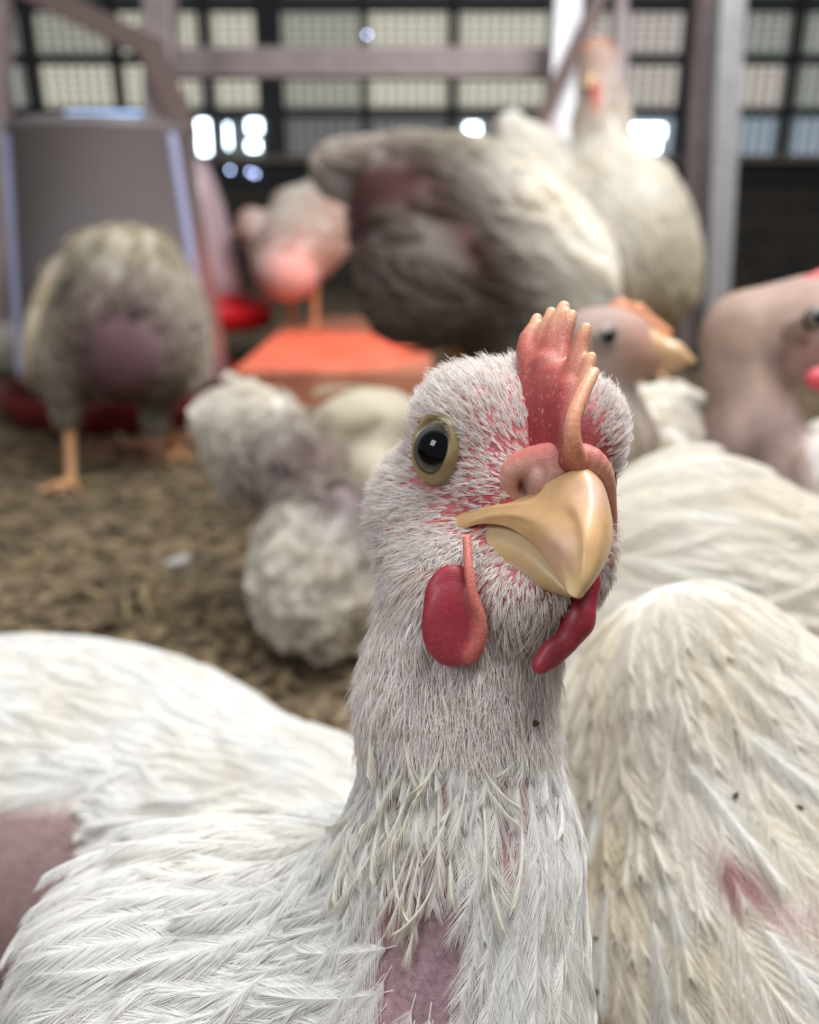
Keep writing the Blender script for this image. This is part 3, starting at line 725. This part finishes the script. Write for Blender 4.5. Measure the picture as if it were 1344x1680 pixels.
# second neighbour behind it
def flow_r2(ro, dirs): return nrm(dirs * .3 + RIGHT * 1.0 - UP * .30)
r2, F2 = far_bird('white chicken whose folded wing and back show right behind the staring cockerel', (.115, .335, 0),
    [('e', 1130, 1240, .365, (290, 490, 200), WH, 0), ('e', 1380, 1260, .365, (260, 400, 190), WH, 0), ('w', (.12, .385, .05), (.08, .055, .05), WH)],
    (1, -.3, 0), None, .0025, dict(cell=.0085, L=.065, wr=.20, nb=40, K=4, br=2.6e-4, rr=3.5e-4, h0=.0008, lift=.004, T=7, flowf=flow_r2), k=.03, fmat=M_white)
for i in range(9):
    big_feather(F2, r2, 985 + 12 * (i % 3), 790 + i * 32, 1, .22 + .03 * i, 560, 62, d1=.6, seed=70 + i, h0=16, lift=24, br=1.9, nb=90)
# brown edge of the wing
M_tan = plume('tan_stained_feathers', (.62, .46, .20), (.45, .30, .10), .6, 120)
for i in range(3): big_feather(F2, r2, 1120 + 14 * i, 985 + 9 * i, 1, .27, 420, 16, d1=.6, seed=90 + i, h0=34, lift=20, br=2.2, nb=80, mat=M_tan, wob=.02)

# bird looking right, over the comb
r3, F3 = far_bird('white chicken with a pink face and tan beak pointing right, just behind the red comb', (.125, .44, 0),
    [('e', 985, 562, .40, (66, 58, 55), (.34, .25, .225), 0), ('c', (1035, 566, .395), 44, (1070, 582, .393), 32, (.44, .23, .16)), ('c', (960, 590, .41), 58, (990, 720, .42), 80, (.56, .49, .44)), ('e', 1080, 960, .50, (165, 330, 190), WH, 0), ('e', 1080, 750, .47, (120, 100, 120), WH, 0)],
    (.4, -1, .1), None, .003, dict(cell=.010, L=.022, wr=.35, nb=14, br=4e-4, h0=.001, lift=.002), k=.012, tau=.004)
blob('beak', [('c', (1060, 566, .392), 30, (1105, 580, .388), 17, (.62, .38, .20)), ('c', (1105, 580, .388), 17, (1136, 592, .386), 6, (.60, .40, .22)), ('c', (1065, 596, .392), 16, (1112, 600, .388), 7, (.50, .30, .18))], .0012, M_horn, r3)
blob('comb', [('c', (1005, 505, .40), 9, (1045, 512, .395), 12, (.62, .25, .12)), ('c', (1045, 512, .395), 12, (1095, 548, .392), 9, (.62, .27, .12)), ('c', (1020, 495, .40), 7, (1030, 510, .40), 9, (.62, .25, .12))], .001, M_comb, r3)
make_eye(P(992, 555, .3845), nrm(-FWD + RIGHT * .2), .0056, (.9, .9), r3, (1, 1), (.35, .26, .22), F3)
# bald-necked bird at the right edge
SKT = (.36, .25, .20)
r4, F4 = far_bird('chicken with a bare tan and pink neck and head, cut by the right edge', (.26, .47, 0),
    [('c', (1225, 540, .43), 62, (1330, 515, .43), 64, SKT), ('e', 1330, 560, .425, (80, 70, 60), (.38, .24, .21), 0), ('c', (1215, 560, .43), 58, (1235, 720, .43), 70, SKT), ('c', (1235, 720, .43), 72, (1300, 860, .44), 110, (.36, .25, .24)),
     ('e', 1420, 1000, .47, (190, 330, 200), WH, 0), ('e', 1385, 800, .41, (62, 90, 60), WH, 15)],
    (.2, -1, 0), None, .003, dict(cell=.012, L=.022, wr=.35, nb=14, br=4e-4, h0=.001, lift=.003), k=.012, tau=.004,
    paint=lambda v, c: (lambda u, y: c * (1 + .16 * vnoise(v, .006, 3)[:, None]) * (1 - np.clip(np.exp(-((u - 1268) / 18) ** 2 - ((y - 590) / 26) ** 2) + np.exp(-((u - 1240) / 20) ** 2 - ((y - 740) / 40) ** 2), 0, 1)[:, None] * .45))(*proj(v)[:2]))
make_eye(P(1338, 524, .388), nrm(-FWD), .0058, (.9, .9), r4, (1, 1), (.35, .26, .22), F4)
blob('wattle', [('e', 1352, 622, .40, (32, 20, 12), (.62, .07, .10))], .001, M_comb, r4)
blob('comb', [('c', (1325, 462, .42), 10, (1375, 445, .42), 14, (.62, .10, .12))], .001, M_comb, r4)
blob('beak', [('c', (1400, 550, .415), 22, (1450, 575, .40), 5, (.62, .40, .22))], .001, M_horn, r4)

# large bird standing behind the comb, tail up to the left
D1 = .80
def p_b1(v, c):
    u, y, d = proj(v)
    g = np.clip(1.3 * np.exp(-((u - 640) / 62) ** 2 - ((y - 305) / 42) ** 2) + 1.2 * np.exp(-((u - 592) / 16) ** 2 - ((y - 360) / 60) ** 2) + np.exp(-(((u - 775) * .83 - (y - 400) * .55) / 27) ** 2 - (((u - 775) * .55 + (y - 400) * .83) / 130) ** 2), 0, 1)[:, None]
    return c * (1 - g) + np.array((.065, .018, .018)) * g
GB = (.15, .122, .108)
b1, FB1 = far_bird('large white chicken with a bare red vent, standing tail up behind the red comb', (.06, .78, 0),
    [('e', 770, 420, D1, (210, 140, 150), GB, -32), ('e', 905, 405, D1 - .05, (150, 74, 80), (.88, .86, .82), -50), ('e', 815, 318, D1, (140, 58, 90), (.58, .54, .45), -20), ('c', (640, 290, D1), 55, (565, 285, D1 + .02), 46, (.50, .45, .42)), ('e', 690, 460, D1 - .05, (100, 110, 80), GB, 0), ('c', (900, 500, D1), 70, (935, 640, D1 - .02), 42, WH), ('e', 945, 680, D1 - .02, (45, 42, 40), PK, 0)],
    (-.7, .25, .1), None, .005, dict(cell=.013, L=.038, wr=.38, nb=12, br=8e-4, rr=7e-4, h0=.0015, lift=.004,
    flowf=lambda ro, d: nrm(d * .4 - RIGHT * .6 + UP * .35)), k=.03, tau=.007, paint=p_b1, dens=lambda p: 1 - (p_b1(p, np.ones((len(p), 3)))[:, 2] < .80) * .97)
leg(b1, P(745, 545, D1), (*ground(745, 905)[:2], 0)); leg(b1, P(850, 570, D1 + .03), (*ground(850, 885)[:2], 0))
# tall upright bird
D2 = 1.28
b2, FB2 = far_bird('upright white chicken with stretched neck and brown head beside the frame post', (.32, 1.2, 0),
    [('e', 1035, 390, D2, (92, 140, 100), WH, 12), ('e', 1085, 430, D2 - .03, (52, 95, 70), YW, 8), ('c', (1000, 320, D2), 62, (985, 190, D2), 34, WH), ('c', (985, 190, D2), 34, (985, 120, D2), 27, (.70, .62, .56)), ('e', 978, 118, D2 - .015, (28, 50, 26), (.26, .13, .09), 0), ('c', (970, 400, D2), 60, (870, 260, D2 + .05), 42, WH), ('c', (870, 260, D2 + .05), 42, (838, 205, D2 + .05), 22, WH), ('e', 1060, 480, D2, (70, 60, 60), (.60, .46, .26), 0)],
    (0, -1, 0), None, .006, dict(cell=.018, L=.05, wr=.35, nb=10, br=.001, rr=8e-4, h0=.002, lift=.004, mess=.15), k=.03, tau=.012)
blob('wattle', [('c', (978, 150, D2 - .03), 15, (978, 195, D2 - .03), 11, (.50, .14, .10))], .003, M_comb, b2)
blob('comb', [('c', (968, 85, D2 - .02), 14, (990, 72, D2 - .02), 10, (.52, .22, .12)), ('c', (990, 72, D2 - .01), 10, (1005, 90, D2), 9, (.52, .22, .12))], .003, M_comb, b2)
blob('beak', [('c', (972, 130, D2 - .03), 11, (962, 142, D2 - .055), 4, (.62, .42, .22))], .0025, M_horn, b2)
leg(b2, P(1045, 510, D2), (*ground(1045, 700)[:2], 0)); leg(b2, P(1085, 510, D2), (*ground(1090, 702)[:2], 0))
# bird glowing under the heat lamp
D3 = 1.66
b3, FB3 = far_bird('small chicken glowing red under the heat lamp beside the drinker', (-.24, 1.55, .085),
    [('e', 490, 400, D3, (82, 62, 70), WH, 38), ('e', 530, 375, D3, (55, 45, 50), (.74, .50, .46), 50), ('e', 470, 445, D3 - .03, (55, 48, 50), (.70, .46, .42), 0), ('c', (450, 385, D3), 40, (418, 365, D3 - .02), 22, (.60, .44, .38)), ('e', 408, 372, D3 - .03, (20, 26, 22), (.50, .30, .26), 0), ('c', (480, 345, D3), 32, (540, 318, D3), 22, WH)],
    (.7, .3, 0), None, .006, dict(cell=.018, L=.04, wr=.35, nb=10, br=.001, rr=8e-4, h0=.002, lift=.005), k=.02, tau=.012)
g3 = P(515, 470, D3); leg(b3, g3, (g3[0], g3[1], .085)); g3 = P(480, 475, D3 + .02); leg(b3, g3, (g3[0] - .01, g3[1] + .01, .085))
blob('beak', [('c', (395, 376, D3 - .03), 9, (384, 382, D3 - .04), 3, (.62, .42, .22))], .003, M_horn, b3)
# bird seen from behind at the feeder
D4 = 1.02
BP = (.12, .055, .065)
b4, FB4 = far_bird('chicken seen from behind with a bare purple rump, standing at the tall feeder', (-.36, .97, 0),
    [('e', 205, 520, D4, (112, 128, 120), GY, 0), ('e', 210, 432, D4 - .02, (90, 55, 90), YW, 0), ('e', 215, 560, D4 - .05, (98, 96, 78), BP, 0), ('e', 95, 520, D4, (30, 115, 80), (.60, .52, .38), -20), ('e', 118, 580, D4 - .04, (42, 75, 50), GY, -8), ('e', 295, 540, D4 - .02, (40, 105, 80), (.58, .53, .46), 8), ('c', (115, 620, D4 - .03), 42, (108, 680, D4 - .03), 18, GY), ('c', (255, 620, D4), 42, (256, 690, D4), 17, GY), ('c', (140, 430, D4 - .04), 10, (85, 540, D4 - .04), 14, (.60, .50, .34))],
    (0, -1, -.2), None, .005, dict(cell=.013, L=.034, wr=.38, nb=12, br=8e-4, rr=7e-4, h0=.0015, lift=.004), k=.018, tau=.008,
    paint=lambda v, c: (lambda u, y: c * (1 - np.clip(np.exp(-((u - 225) / 30) ** 2 - ((y - 512) / 14) ** 2) + np.exp(-((u - 118 + (y - 450) * .6) / 12) ** 2 - ((y - 470) / 45) ** 2), 0, 1)[:, None] * .75))(*proj(v)[:2]))
leg(b4, P(108, 665, D4 - .03), (*ground(118, 795)[:2], 0)); leg(b4, P(256, 675, D4), (*ground(292, 748)[:2], 0))
# ruffled bird bending down
D5 = .62
b5, FB5 = far_bird('ruffled white chicken crouching on the litter left of the staring cockerel', (-.06, .56, 0),
    [('e', 545, 940, D5 - .03, (122, 125, 110), WH, 0), ('e', 415, 695, D5, (78, 62, 70), WH, -25), ('c', (395, 720, D5), 48, (385, 790, D5), 20, WH), ('e', 600, 700, D5 + .02, (95, 62, 80), YW, 10), ('e', 495, 785, D5 - .01, (82, 75, 60), (.09, .03, .045), 0), ('e', 600, 800, D5 + .01, (85, 90, 80), YW, 0), ('c', (560, 820, D5 - .06), 22, (640, 900, D5 - .05), 26, (.16, .09, .11))],
    (-.3, -.6, 0), None, .004, dict(cell=.0105, L=.032, wr=.4, nb=16, br=4.5e-4, rr=4e-4, h0=.001, lift=.008, mess=.7), k=.016, tau=.008)
# scrap of another bird beyond the pan
b7, FB7 = far_bird('white chicken lying low at the left edge beyond the feeder pan', (-.85, 1.72, 0),
    [('e', -30, 600, 1.76, (95, 42, 60), WH, 0), ('w', (-.85, 1.72, .05), (.12, .08, .05), WH)], (.9, -.3, 0), None, .007, dict(cell=.02, L=.05, nb=10, br=.001, rr=8e-4), k=.02)

# ================================================================== setting
def setting(o, name=None): o['kind'] = 'structure'; return o
M_floor = plain('litter_floor', (.22, .165, .095), .95, noise=(.09, .064, .038), bump=1, scale=22)
n_ = 160; xs = np.linspace(-4.2, 4.2, n_); ys = np.concatenate([np.linspace(-1.6, 0, 20)[:-1], np.linspace(0, 1.6, 110), np.linspace(1.6, 4.6, 40)[1:]])
X, Y = np.meshgrid(xs * np.abs(xs) / 4.2, ys, indexing='ij'); Vv = np.stack([X, Y, 0 * X], -1)
Vv[..., 2] = -.004 + .004 * vnoise(Vv, .05, 2) + .003 * vnoise(Vv, .018, 5)
m0, m1 = X.shape; FF = [(i * m1 + j, (i + 1) * m1 + j, (i + 1) * m1 + j + 1, i * m1 + j + 1) for i in range(m0 - 1) for j in range(m1 - 1)]
setting(mk_mesh('floor', Vv.reshape(-1, 3), FF, M_floor))
def boxes(name, L, mat, parent=None):
    """L: (center, half sizes, rotation matrix or None)"""
    V, F = [], []
    cu = np.array([(x, y, z) for x in (-1, 1) for y in (-1, 1) for z in (-1, 1)], float); q = [(0, 1, 3, 2), (4, 6, 7, 5), (0, 4, 5, 1), (2, 3, 7, 6), (0, 2, 6, 4), (1, 5, 7, 3)]
    for c, h, R in L:
        b = len(V); p = cu * np.array(h)
        if R is not None: p = p @ np.array(R).T
        V += list(p + np.array(c)); F += [tuple(i + b for i in t) for t in q]
    return mk_mesh(name, np.array(V), F, mat, parent, smooth=False)
def bevel(o, wd=.003):
    m = o.modifiers.new('bevel', 'BEVEL'); m.width = wd; m.segments = 2; return o
rng = np.random.default_rng(77)
LV = []; LF = []; LM = []
def litter(n, mi, smin, smax, thin):
    cu = np.array([(x, y, z) for x in (-1, 1) for y in (-1, 1) for z in (-1, 1)], float); q = [(0, 1, 3, 2), (4, 6, 7, 5), (0, 4, 5, 1), (2, 3, 7, 6), (0, 2, 6, 4), (1, 5, 7, 3)]
    for _ in range(n):
        y = .25 + 2.4 * rng.random() ** 1.6; x = (rng.random() * 2 - 1) * (.25 + y * .62)
        a = rng.random() * 6.28; b = rng.normal(0, .22); sz = rng.uniform(smin, smax)
        ca, sa = math.cos(a), math.sin(a); R = np.array([[ca, -sa, 0], [sa, ca, 0], [0, 0, 1]]) @ np.array([[math.cos(b), 0, math.sin(b)], [0, 1, 0], [-math.sin(b), 0, math.cos(b)]])
        p = cu * np.array((sz, sz * rng.uniform(*thin), sz * .12 + .0004)); p[:, 1] *= np.where(p[:, 0] > 0, rng.uniform(.3, 1), 1); p = p @ R.T + np.array((x, y, rng.random() * .004))
        k0 = len(LV); LV.extend(p.tolist()); LF.extend([tuple(t + k0 for t in f_) for f_ in q]); LM.extend([mi] * 6)
litter(5200, 0, .002, .008, (.25, .7)); litter(6500, 1, .003, .009, (.5, .9)); litter(700, 2, .008, .018, (.08, .14))
o = mk_mesh('litter', np.array(LV), LF, [plain('shavings', (.32, .245, .14), .9, noise=(.19, .135, .075), scale=40), plain('crumbs', (.12, .086, .05), .95, noise=(.20, .145, .09), scale=50), plain('straw', (.34, .26, .14), .8)], smooth=False)
o.data.polygons.foreach_set('material_index', LM); o['kind'] = 'stuff'; o['label'] = 'brown bedding of wood shavings, crumbs and straw bits over the floor'; o['category'] = 'litter'

# loose down feather on the litter
g0 = ground(290, 930); fd = empty('loose_feather', (g0[0], g0[1], 0), 'small white down feather lying on the brown litter', 'feather')
FZ = Field(); FZ.e((g0[0], g0[1], .002), (.02, .014, .002), R=WR)
S = feathers(np.array([[g0[0] - .012, g0[1], .004]] * 5, f32), nrm(np.array([(1, .5 * k, 0) for k in (-1, -.5, 0, .5, 1)], f32)), .022, .008, FZ, nb=24, K=4, h0=.001, lift=.005, br=1.6e-4, seed=3)
p_, r_ = join_strands(S); mk_curves('vane', p_, r_, M_white, fd, kind=None)
blob('quill', [('w', (g0[0] - .012, g0[1], .004), (g0[0] + .008, g0[1], .006), .0006, .0003, (.8, .75, .6))], .0003, M_bodyfar, fd)

# seed husks caught in the plumage
M_husk = plain('dark_husk', (.06, .045, .03), .8)
def husk(p, ln, ang, label):
    F = Field(k=.0005); d = RIGHT * math.cos(ang) + UP * math.sin(ang)
    F.c(p - d * ln, p, .00028, .0005, (.06, .045, .03)); F.c(p, p + d * ln, .0005, .0003, (.06, .045, .03))
    v, f = extract(F, *bounds(F, .001), .00012); r = mk_mesh('seed_husk', v, f, M_husk); r['label'] = label; r['category'] = 'husk'; r['group'] = 'dark husks caught in the white plumage'
husk(on_surface(MB, 877, 1187, .1, .25, .0016), .0008, .1, 'tiny dark husk stuck on the neck of the staring cockerel')
husk(on_surface(F1, 1312, 1325, .12, .4, .0016), .001, -.3, 'dark husk on the plumage of the right neighbour near the right edge')
husk(on_surface(F1, 1207, 1306, .12, .4, .0016), .0009, 1.0, 'dark husk on the plumage of the right neighbour above its bare patch')
husk(on_surface(F1, 985, 1540, .12, .4, .0016), .0016, -.1, 'long dark husk on the lower plumage beside the breast of the staring cockerel')
husk(on_surface(F1, 990, 1632, .12, .4, .0016), .0022, -.5, 'longest dark husk low on the plumage beside the breast of the staring cockerel')

# platform in the heat-lamp light
M_plat = plain('platform_wood', (.56, .22, .13), .8, noise=(.42, .15, .09), bump=.3, scale=18)
pf = empty('low_platform', (-.115, 1.25, 0), 'low orange-red board platform under the heat lamp', 'platform')
for k in range(5): bevel(boxes('plank', [((-.115, 1.325 + k * .142, .0725), (.152, .069, .0125), None)], M_plat, pf))
for x in (-.24, .01): bevel(boxes('bearer', [((x, 1.615, .03), (.022, .345, .030), None)], M_plat, pf))
bevel(boxes('front_board', [((-.115, 1.246, .0425), (.152, .008, .0425), None)], M_plat, pf))

# lathe helper
def lathe(name, prof, c, mat, parent, n=72, close=False):
    V = []; F = []; m = len(prof)
    for r, z in prof:
        for j in range(n): a = 2 * math.pi * j / n; V.append((c[0] + r * math.cos(a), c[1] + r * math.sin(a), c[2] + z))
    for i in range(m - 1):
        for j in range(n): F.append((i * n + j, i * n + (j + 1) % n, (i + 1) * n + (j + 1) % n, (i + 1) * n + j))
    return mk_mesh(name, np.array(V), F, mat, parent)
M_red = plain('red_plastic', (.55, .01, .02), .35)
M_dred = plain('dark_red_plastic', (.16, .008, .012), .5)
def cloudy(name, col, clear=.25):
    m, t, b = nt(name); b.inputs['Base Color'].default_value = (*col, 1); b.inputs['Roughness'].default_value = .22
    tl = t.nodes.new('ShaderNodeBsdfTranslucent'); tl.inputs[0].default_value = (*col, 1); tp = t.nodes.new('ShaderNodeBsdfTransparent'); tp.inputs[0].default_value = (.9, .9, .95, 1)
    a = t.nodes.new('ShaderNodeMixShader'); a.inputs[0].default_value = .35; c = t.nodes.new('ShaderNodeMixShader'); c.inputs[0].default_value = clear
    t.links.new(b.outputs[0], a.inputs[1]); t.links.new(tl.outputs[0], a.inputs[2]); t.links.new(a.outputs[0], c.inputs[1]); t.links.new(tp.outputs[0], c.inputs[2]); t.links.new(c.outputs[0], t.nodes['Material Output'].inputs['Surface']); return m
M_hop = cloudy('cloudy_hopper', (.34, .30, .30), .15); M_bottle = cloudy('pink_white_bottle', (.80, .62, .66), .05)
fx, fy = -.465, 1.36
fe = empty('poultry_feeder', (fx, fy, 0), 'tall cloudy plastic hopper feeder on a red pan behind the rear-facing chicken', 'feeder')
lathe('hopper', [(.162, .055), (.160, .10), (.146, .24), (.130, .415), (.134, .420), (.134, .428), (.127, .430), (.125, .422), (.142, .24), (.156, .10), (.158, .055)], (fx, fy, 0), M_hop, fe)
M_highlight = plain('pale_highlight', (.42, .44, .66), .3)  # pale raised strips stand in for light streaks on the hopper sides
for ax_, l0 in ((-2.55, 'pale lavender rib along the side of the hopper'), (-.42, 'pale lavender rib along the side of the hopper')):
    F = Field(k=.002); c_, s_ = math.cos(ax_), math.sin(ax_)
    F.c((fx + .161 * c_, fy + .161 * s_, .08), (fx + .132 * c_, fy + .132 * s_, .41), .009, .008, (.5, .5, .7)); v_, f_ = extract(F, *bounds(F), .003); mk_mesh('highlight', v_, f_, M_highlight, fe)['label'] = l0
lathe('pan', [(0, .004), (.15, .004), (.185, .012), (.200, .050), (.205, .052), (.207, .047), (.192, .004), (.16, 0), (0, 0)], (fx, fy, 0), M_dred, fe)
lathe('lid', [(0, .438), (.06, .442), (.115, .436), (.133, .429), (.131, .427)], (fx, fy, 0), M_hop, fe)
lathe('feed', [(0, .26), (.08, .25), (.138, .24), (.150, .10), (.152, .03), (0, .03)], (fx, fy, 0), plain('mash', (.30, .24, .2), .9, noise=(.22, .16, .12), scale=80), fe)
dk = P(342, 535, 1.80); dx, dy = dk[0], 1.80
dr = empty('bell_drinker', (dx, dy, .085), 'pinkish white bell drinker with a bright red base beside the feeder', 'drinker')
lathe('bottle', [(.0, .33), (.02, .328), (.035, .315), (.045, .29), (.060, .24), (.078, .13), (.090, .045), (.086, .045)], (dx, dy, .085), M_bottle, dr)
lathe('base', [(0, .003), (.135, .003), (.142, .05), (.146, .052), (.150, .048), (.143, 0), (0, 0)], (dx, dy, .085), M_red, dr)
lathe('collar', [(.088, .04), (.098, .045), (.098, .062), (.088, .066)], (dx, dy, .085), M_red, dr)

# frame of posts and rails
M_post = plain('galvanised_pink', (.34, .27, .27), .45, .3, noise=(.40, .33, .33), scale=30)
M_post2 = plain('galvanised_grey', (.40, .40, .41), .4, .4, noise=(.48, .47, .48), scale=60)
M_brace = plain('brown_brace', (.20, .14, .13), .6)
fr = empty('metal_frame', (0, 1.7, 0), 'pinkish grey metal frame of posts, rails and braces around the feeders', 'frame')
def bar(name, a, b, wpx, mat, d, label=None, thick=None):
    pa, pb = P(a[0], a[1], d[0]), P(b[0], b[1], d[1]); ax = nrm(pb - pa); sd = nrm(np.cross(ax, (0, 1, 0) if abs(ax[1]) < .9 else (0, 0, 1))); th = np.cross(sd, ax); hw = wpx * .5 * (d[0] + d[1]) * .5 / FPX; ht = thick or hw
    o = bevel(boxes(name, [((pa + pb) / 2, (np.linalg.norm(pb - pa) / 2, hw, ht), np.stack([ax, sd, th], 1))], mat, fr), .002)
    if label: o['label'] = label
    return o
def gdep(v): t = (v - IH / 2) / FPX; return .3 / (math.sin(PITCH) + t * math.cos(PITCH))
bar('post', (1205, -150), (1166, 614), 40, M_post2, (gdep(614) - .25, gdep(614)), 'light grey perforated post')
bar('post', (1168, -150), (1122, 600), 30, M_post, (gdep(600) - .22, gdep(600) + .01), 'pinkish post beside the grey one')
bar('rail', (240, 105), (935, 105), 44, M_post, (1.95, 1.95))
bar('post', (262, -150), (268, 640), 46, M_post, (1.62, 1.66)); bar('post', (938, -150), (900, 560), 44, M_post2, (1.75, 1.85))
bar('post', (1020, -150), (1014, 560), 20, M_post, (1.85, 1.9), 'thin pink upright')
bar('post', (-8, -150), (0, 600), 36, M_post, (1.5, 1.7)); bar('brace', (1010, -60), (880, 215), 24, M_brace, (1.6, 1.7), 'dark brown brace')
bar('brace', (-60, -70), (262, 85), 36, M_brace, (1.55, 1.60)); bar('brace', (248, 80), (308, 222), 36, M_brace, (1.58, 1.62))
bar('post', (905, 180), (885, 590), 22, M_post, (1.7, 1.75))

# back wall, four metres away
YW_ = 4.0
def wz(v, y=YW_):   # height on the wall plane that shows at image row v
    t = (v - IH / 2) / FPX; a = math.atan(t) + PITCH; return .3 - y * math.tan(a)
def wx(u, v=200, y=YW_):
    r = RIGHT * ((u - IW / 2) / FPX) + UP * (-(v - IH / 2) / FPX) + FWD; return (u - IW / 2) / FPX * y / r[1]
M_wall = plain('dark_wall_boards', (.060, .052, .045), .85, noise=(.09, .078, .066), scale=6)
M_dark = plain('dark_window_frame', (.020, .024, .028), .6)
wl = bpy.data.objects.new('wall_back', None); COL.objects.link(wl); wl.location = (0, YW_, 0); wl['_w'] = [0., YW_, 0.]; wl['kind'] = 'structure'
zb = wz(300); nb_ = 4
for k in range(nb_):
    h = zb / nb_; bevel(boxes('board', [((0, YW_ + .02 + .004 * (k % 2), h * (k + .5)), (4.2, .018, h * .485), None)], M_wall, wl), .004)
boxes('backing', [((0, YW_ + .06, zb / 2), (4.2, .01, zb / 2), None)], M_dark, wl)
boxes('sill', [((0, YW_ - .02, wz(262)), (4.2, .05, .012), None)], plain('sill', (.28, .24, .20), .8), wl)
boxes('upper_wall', [((0, YW_ + .03, 1.72), (4.2, .03, .32), None)], M_dark, wl)
rows = [(-60, 2), (18, 92), (104, 178), (192, 258)]
for v in (10, 98, 185): boxes('rail', [((0, YW_, wz(v)), (4.2, .02, .022), None)], M_dark, wl)
boxes('rail', [((0, YW_, (wz(262) + wz(302)) / 2), (4.2, .018, (wz(262) - wz(302)) / 2), None)], M_dark, wl)
posts = [(-60, 14), (62, 14), (200, 10), (345, 14), (448, 34), (600, 6), (742, 14), (900, 12), (1128, 34), (1290, 12), (1420, 30), (-250, 30), (1600, 14), (-420, 14), (1800, 30)]
for u, wd in posts: boxes('post', [((wx(u), YW_ + .005, (zb + 1.5) / 2), (wd * .0015 + .004, .024, (1.5 - zb) / 2), None)], M_dark, wl)
for nm, x in (('wall_left', -4.2), ('wall_right', 4.2)):
    ws_ = bpy.data.objects.new(nm, None); COL.objects.link(ws_); ws_.location = (x, 1.5, 0); ws_['_w'] = [x, 1.5, 0.]; ws_['kind'] = 'structure'
    for k in range(nb_): bevel(boxes('board', [((x, 1.4, zb / nb_ * (k + .5)), (.018, 2.6, zb / nb_ * .485), None)], M_wall, ws_), .004)
    for y in (-1.1, .2, 1.5, 2.8): boxes('post', [((x, y, 1.0), (.04, .03, 1.0), None)], M_dark, ws_)
    boxes('rail', [((x, 1.4, 1.95), (.04, 2.6, .04), None)], M_dark, ws_); boxes('rail', [((x, 1.4, 1.2), (.025, 2.6, .02), None)], M_dark, ws_)
# wire mesh, one joined part
L = []
for x in np.arange(-2.6, 2.6, .045): L.append(((x, YW_ + .03, (zb + 1.5) / 2), (.0045, .004, (1.5 - zb) / 2), None))
for z in np.arange(zb, 1.5, .030): L.append(((0, YW_ + .036, z), (2.7, .003, .0035), None))
o = boxes('wire_mesh', L, plain('mesh_wire', (.22, .22, .20), .6, .4), wl); o['kind'] = 'stuff'
# window panes behind the mesh: each cell its own backlit pane
wn = bpy.data.objects.new('window_1', None); COL.objects.link(wn); wn.location = (0, YW_ + .1, 0); wn['_w'] = [0., YW_ + .1, 0.]; wn['kind'] = 'structure'
tones = {'c': emit('pane_cream', (.80, .76, .64), 1.05), 'd': emit('pane_dim', (.50, .49, .43), 1.0), 'g': emit('pane_green', (.44, .47, .42), 1.0), 'b': emit('pane_sky', (.42, .50, .60), 1.0), 'k': emit('pane_dark', (.05, .06, .07), 1.0), 'p': emit('pane_pinkish', (.74, .67, .62), 1.0), 'r': emit('pane_low', (.20, .20, .20), 1.0)}
colsU = [-420, -250, -60, 62, 200, 345, 448, 600, 742, 900, 1128, 1290, 1420, 1600]
tone = {0: 'kkkkkkkkkkkkkk', 1: 'ddddcccdcccggd', 2: 'ddddccccccpggd', 3: 'bbbrrrrrrrrbbb'}
tone = {0: 'k' * 13, 1: 'ddgdccdccpggd', 2: 'ddgcccdccppgg', 3: 'bbrrrkrrrbbbb'}
for ri, (va, vb) in enumerate(rows):
    for ci in range(13):
        x0, x1 = wx(colsU[ci], 200, YW_ + .1), wx(colsU[ci + 1], 200, YW_ + .1); z1, z0 = wz(va, YW_ + .1), wz(vb, YW_ + .1)
        boxes('pane', [(((x0 + x1) / 2, YW_ + .1, (z0 + z1) / 2), ((x1 - x0) / 2 - .004, .003, (z1 - z0) / 2), None)], tones[tone[ri][ci]], wn)
# bright gaps of open sky
M_sky = emit('open_sky_gap', (.72, .88, 1.0), 14.0); M_sky2 = emit('open_sky_slit', (.42, .62, 1.0), 2.2); M_skyd = emit('open_sky_pinhole', (.50, .62, 1.0), 22.0)
def gap(u0, v0, u1, v1, m): 
    y = YW_ - .03; boxes('sky_gap', [(((wx(u0, 220, y) + wx(u1, 220, y)) / 2, y, (wz(v0, y) + wz(v1, y)) / 2), ((wx(u1, 220, y) - wx(u0, 220, y)) / 2, .002, (wz(v0, y) - wz(v1, y)) / 2), None)], m, wn)
gap(326, 198, 342, 252, M_sky); gap(372, 204, 376, 242, M_sky); gap(408, 198, 428, 216, M_sky); gap(406, 232, 424, 246, M_sky)
gap(765, 204, 786, 222, M_sky); gap(1034, 206, 1088, 226, M_sky); gap(1046, 232, 1056, 248, M_sky); gap(1068, 232, 1082, 248, M_sky)
gap(112, 183, 242, 188, M_sky2)
for u, v in ((332, 279), (374, 279), (407, 282), (415, 286), (605, 57)): gap(u - 1.5, v - 1.5, u + 1.5, v + 1.5, M_skyd)
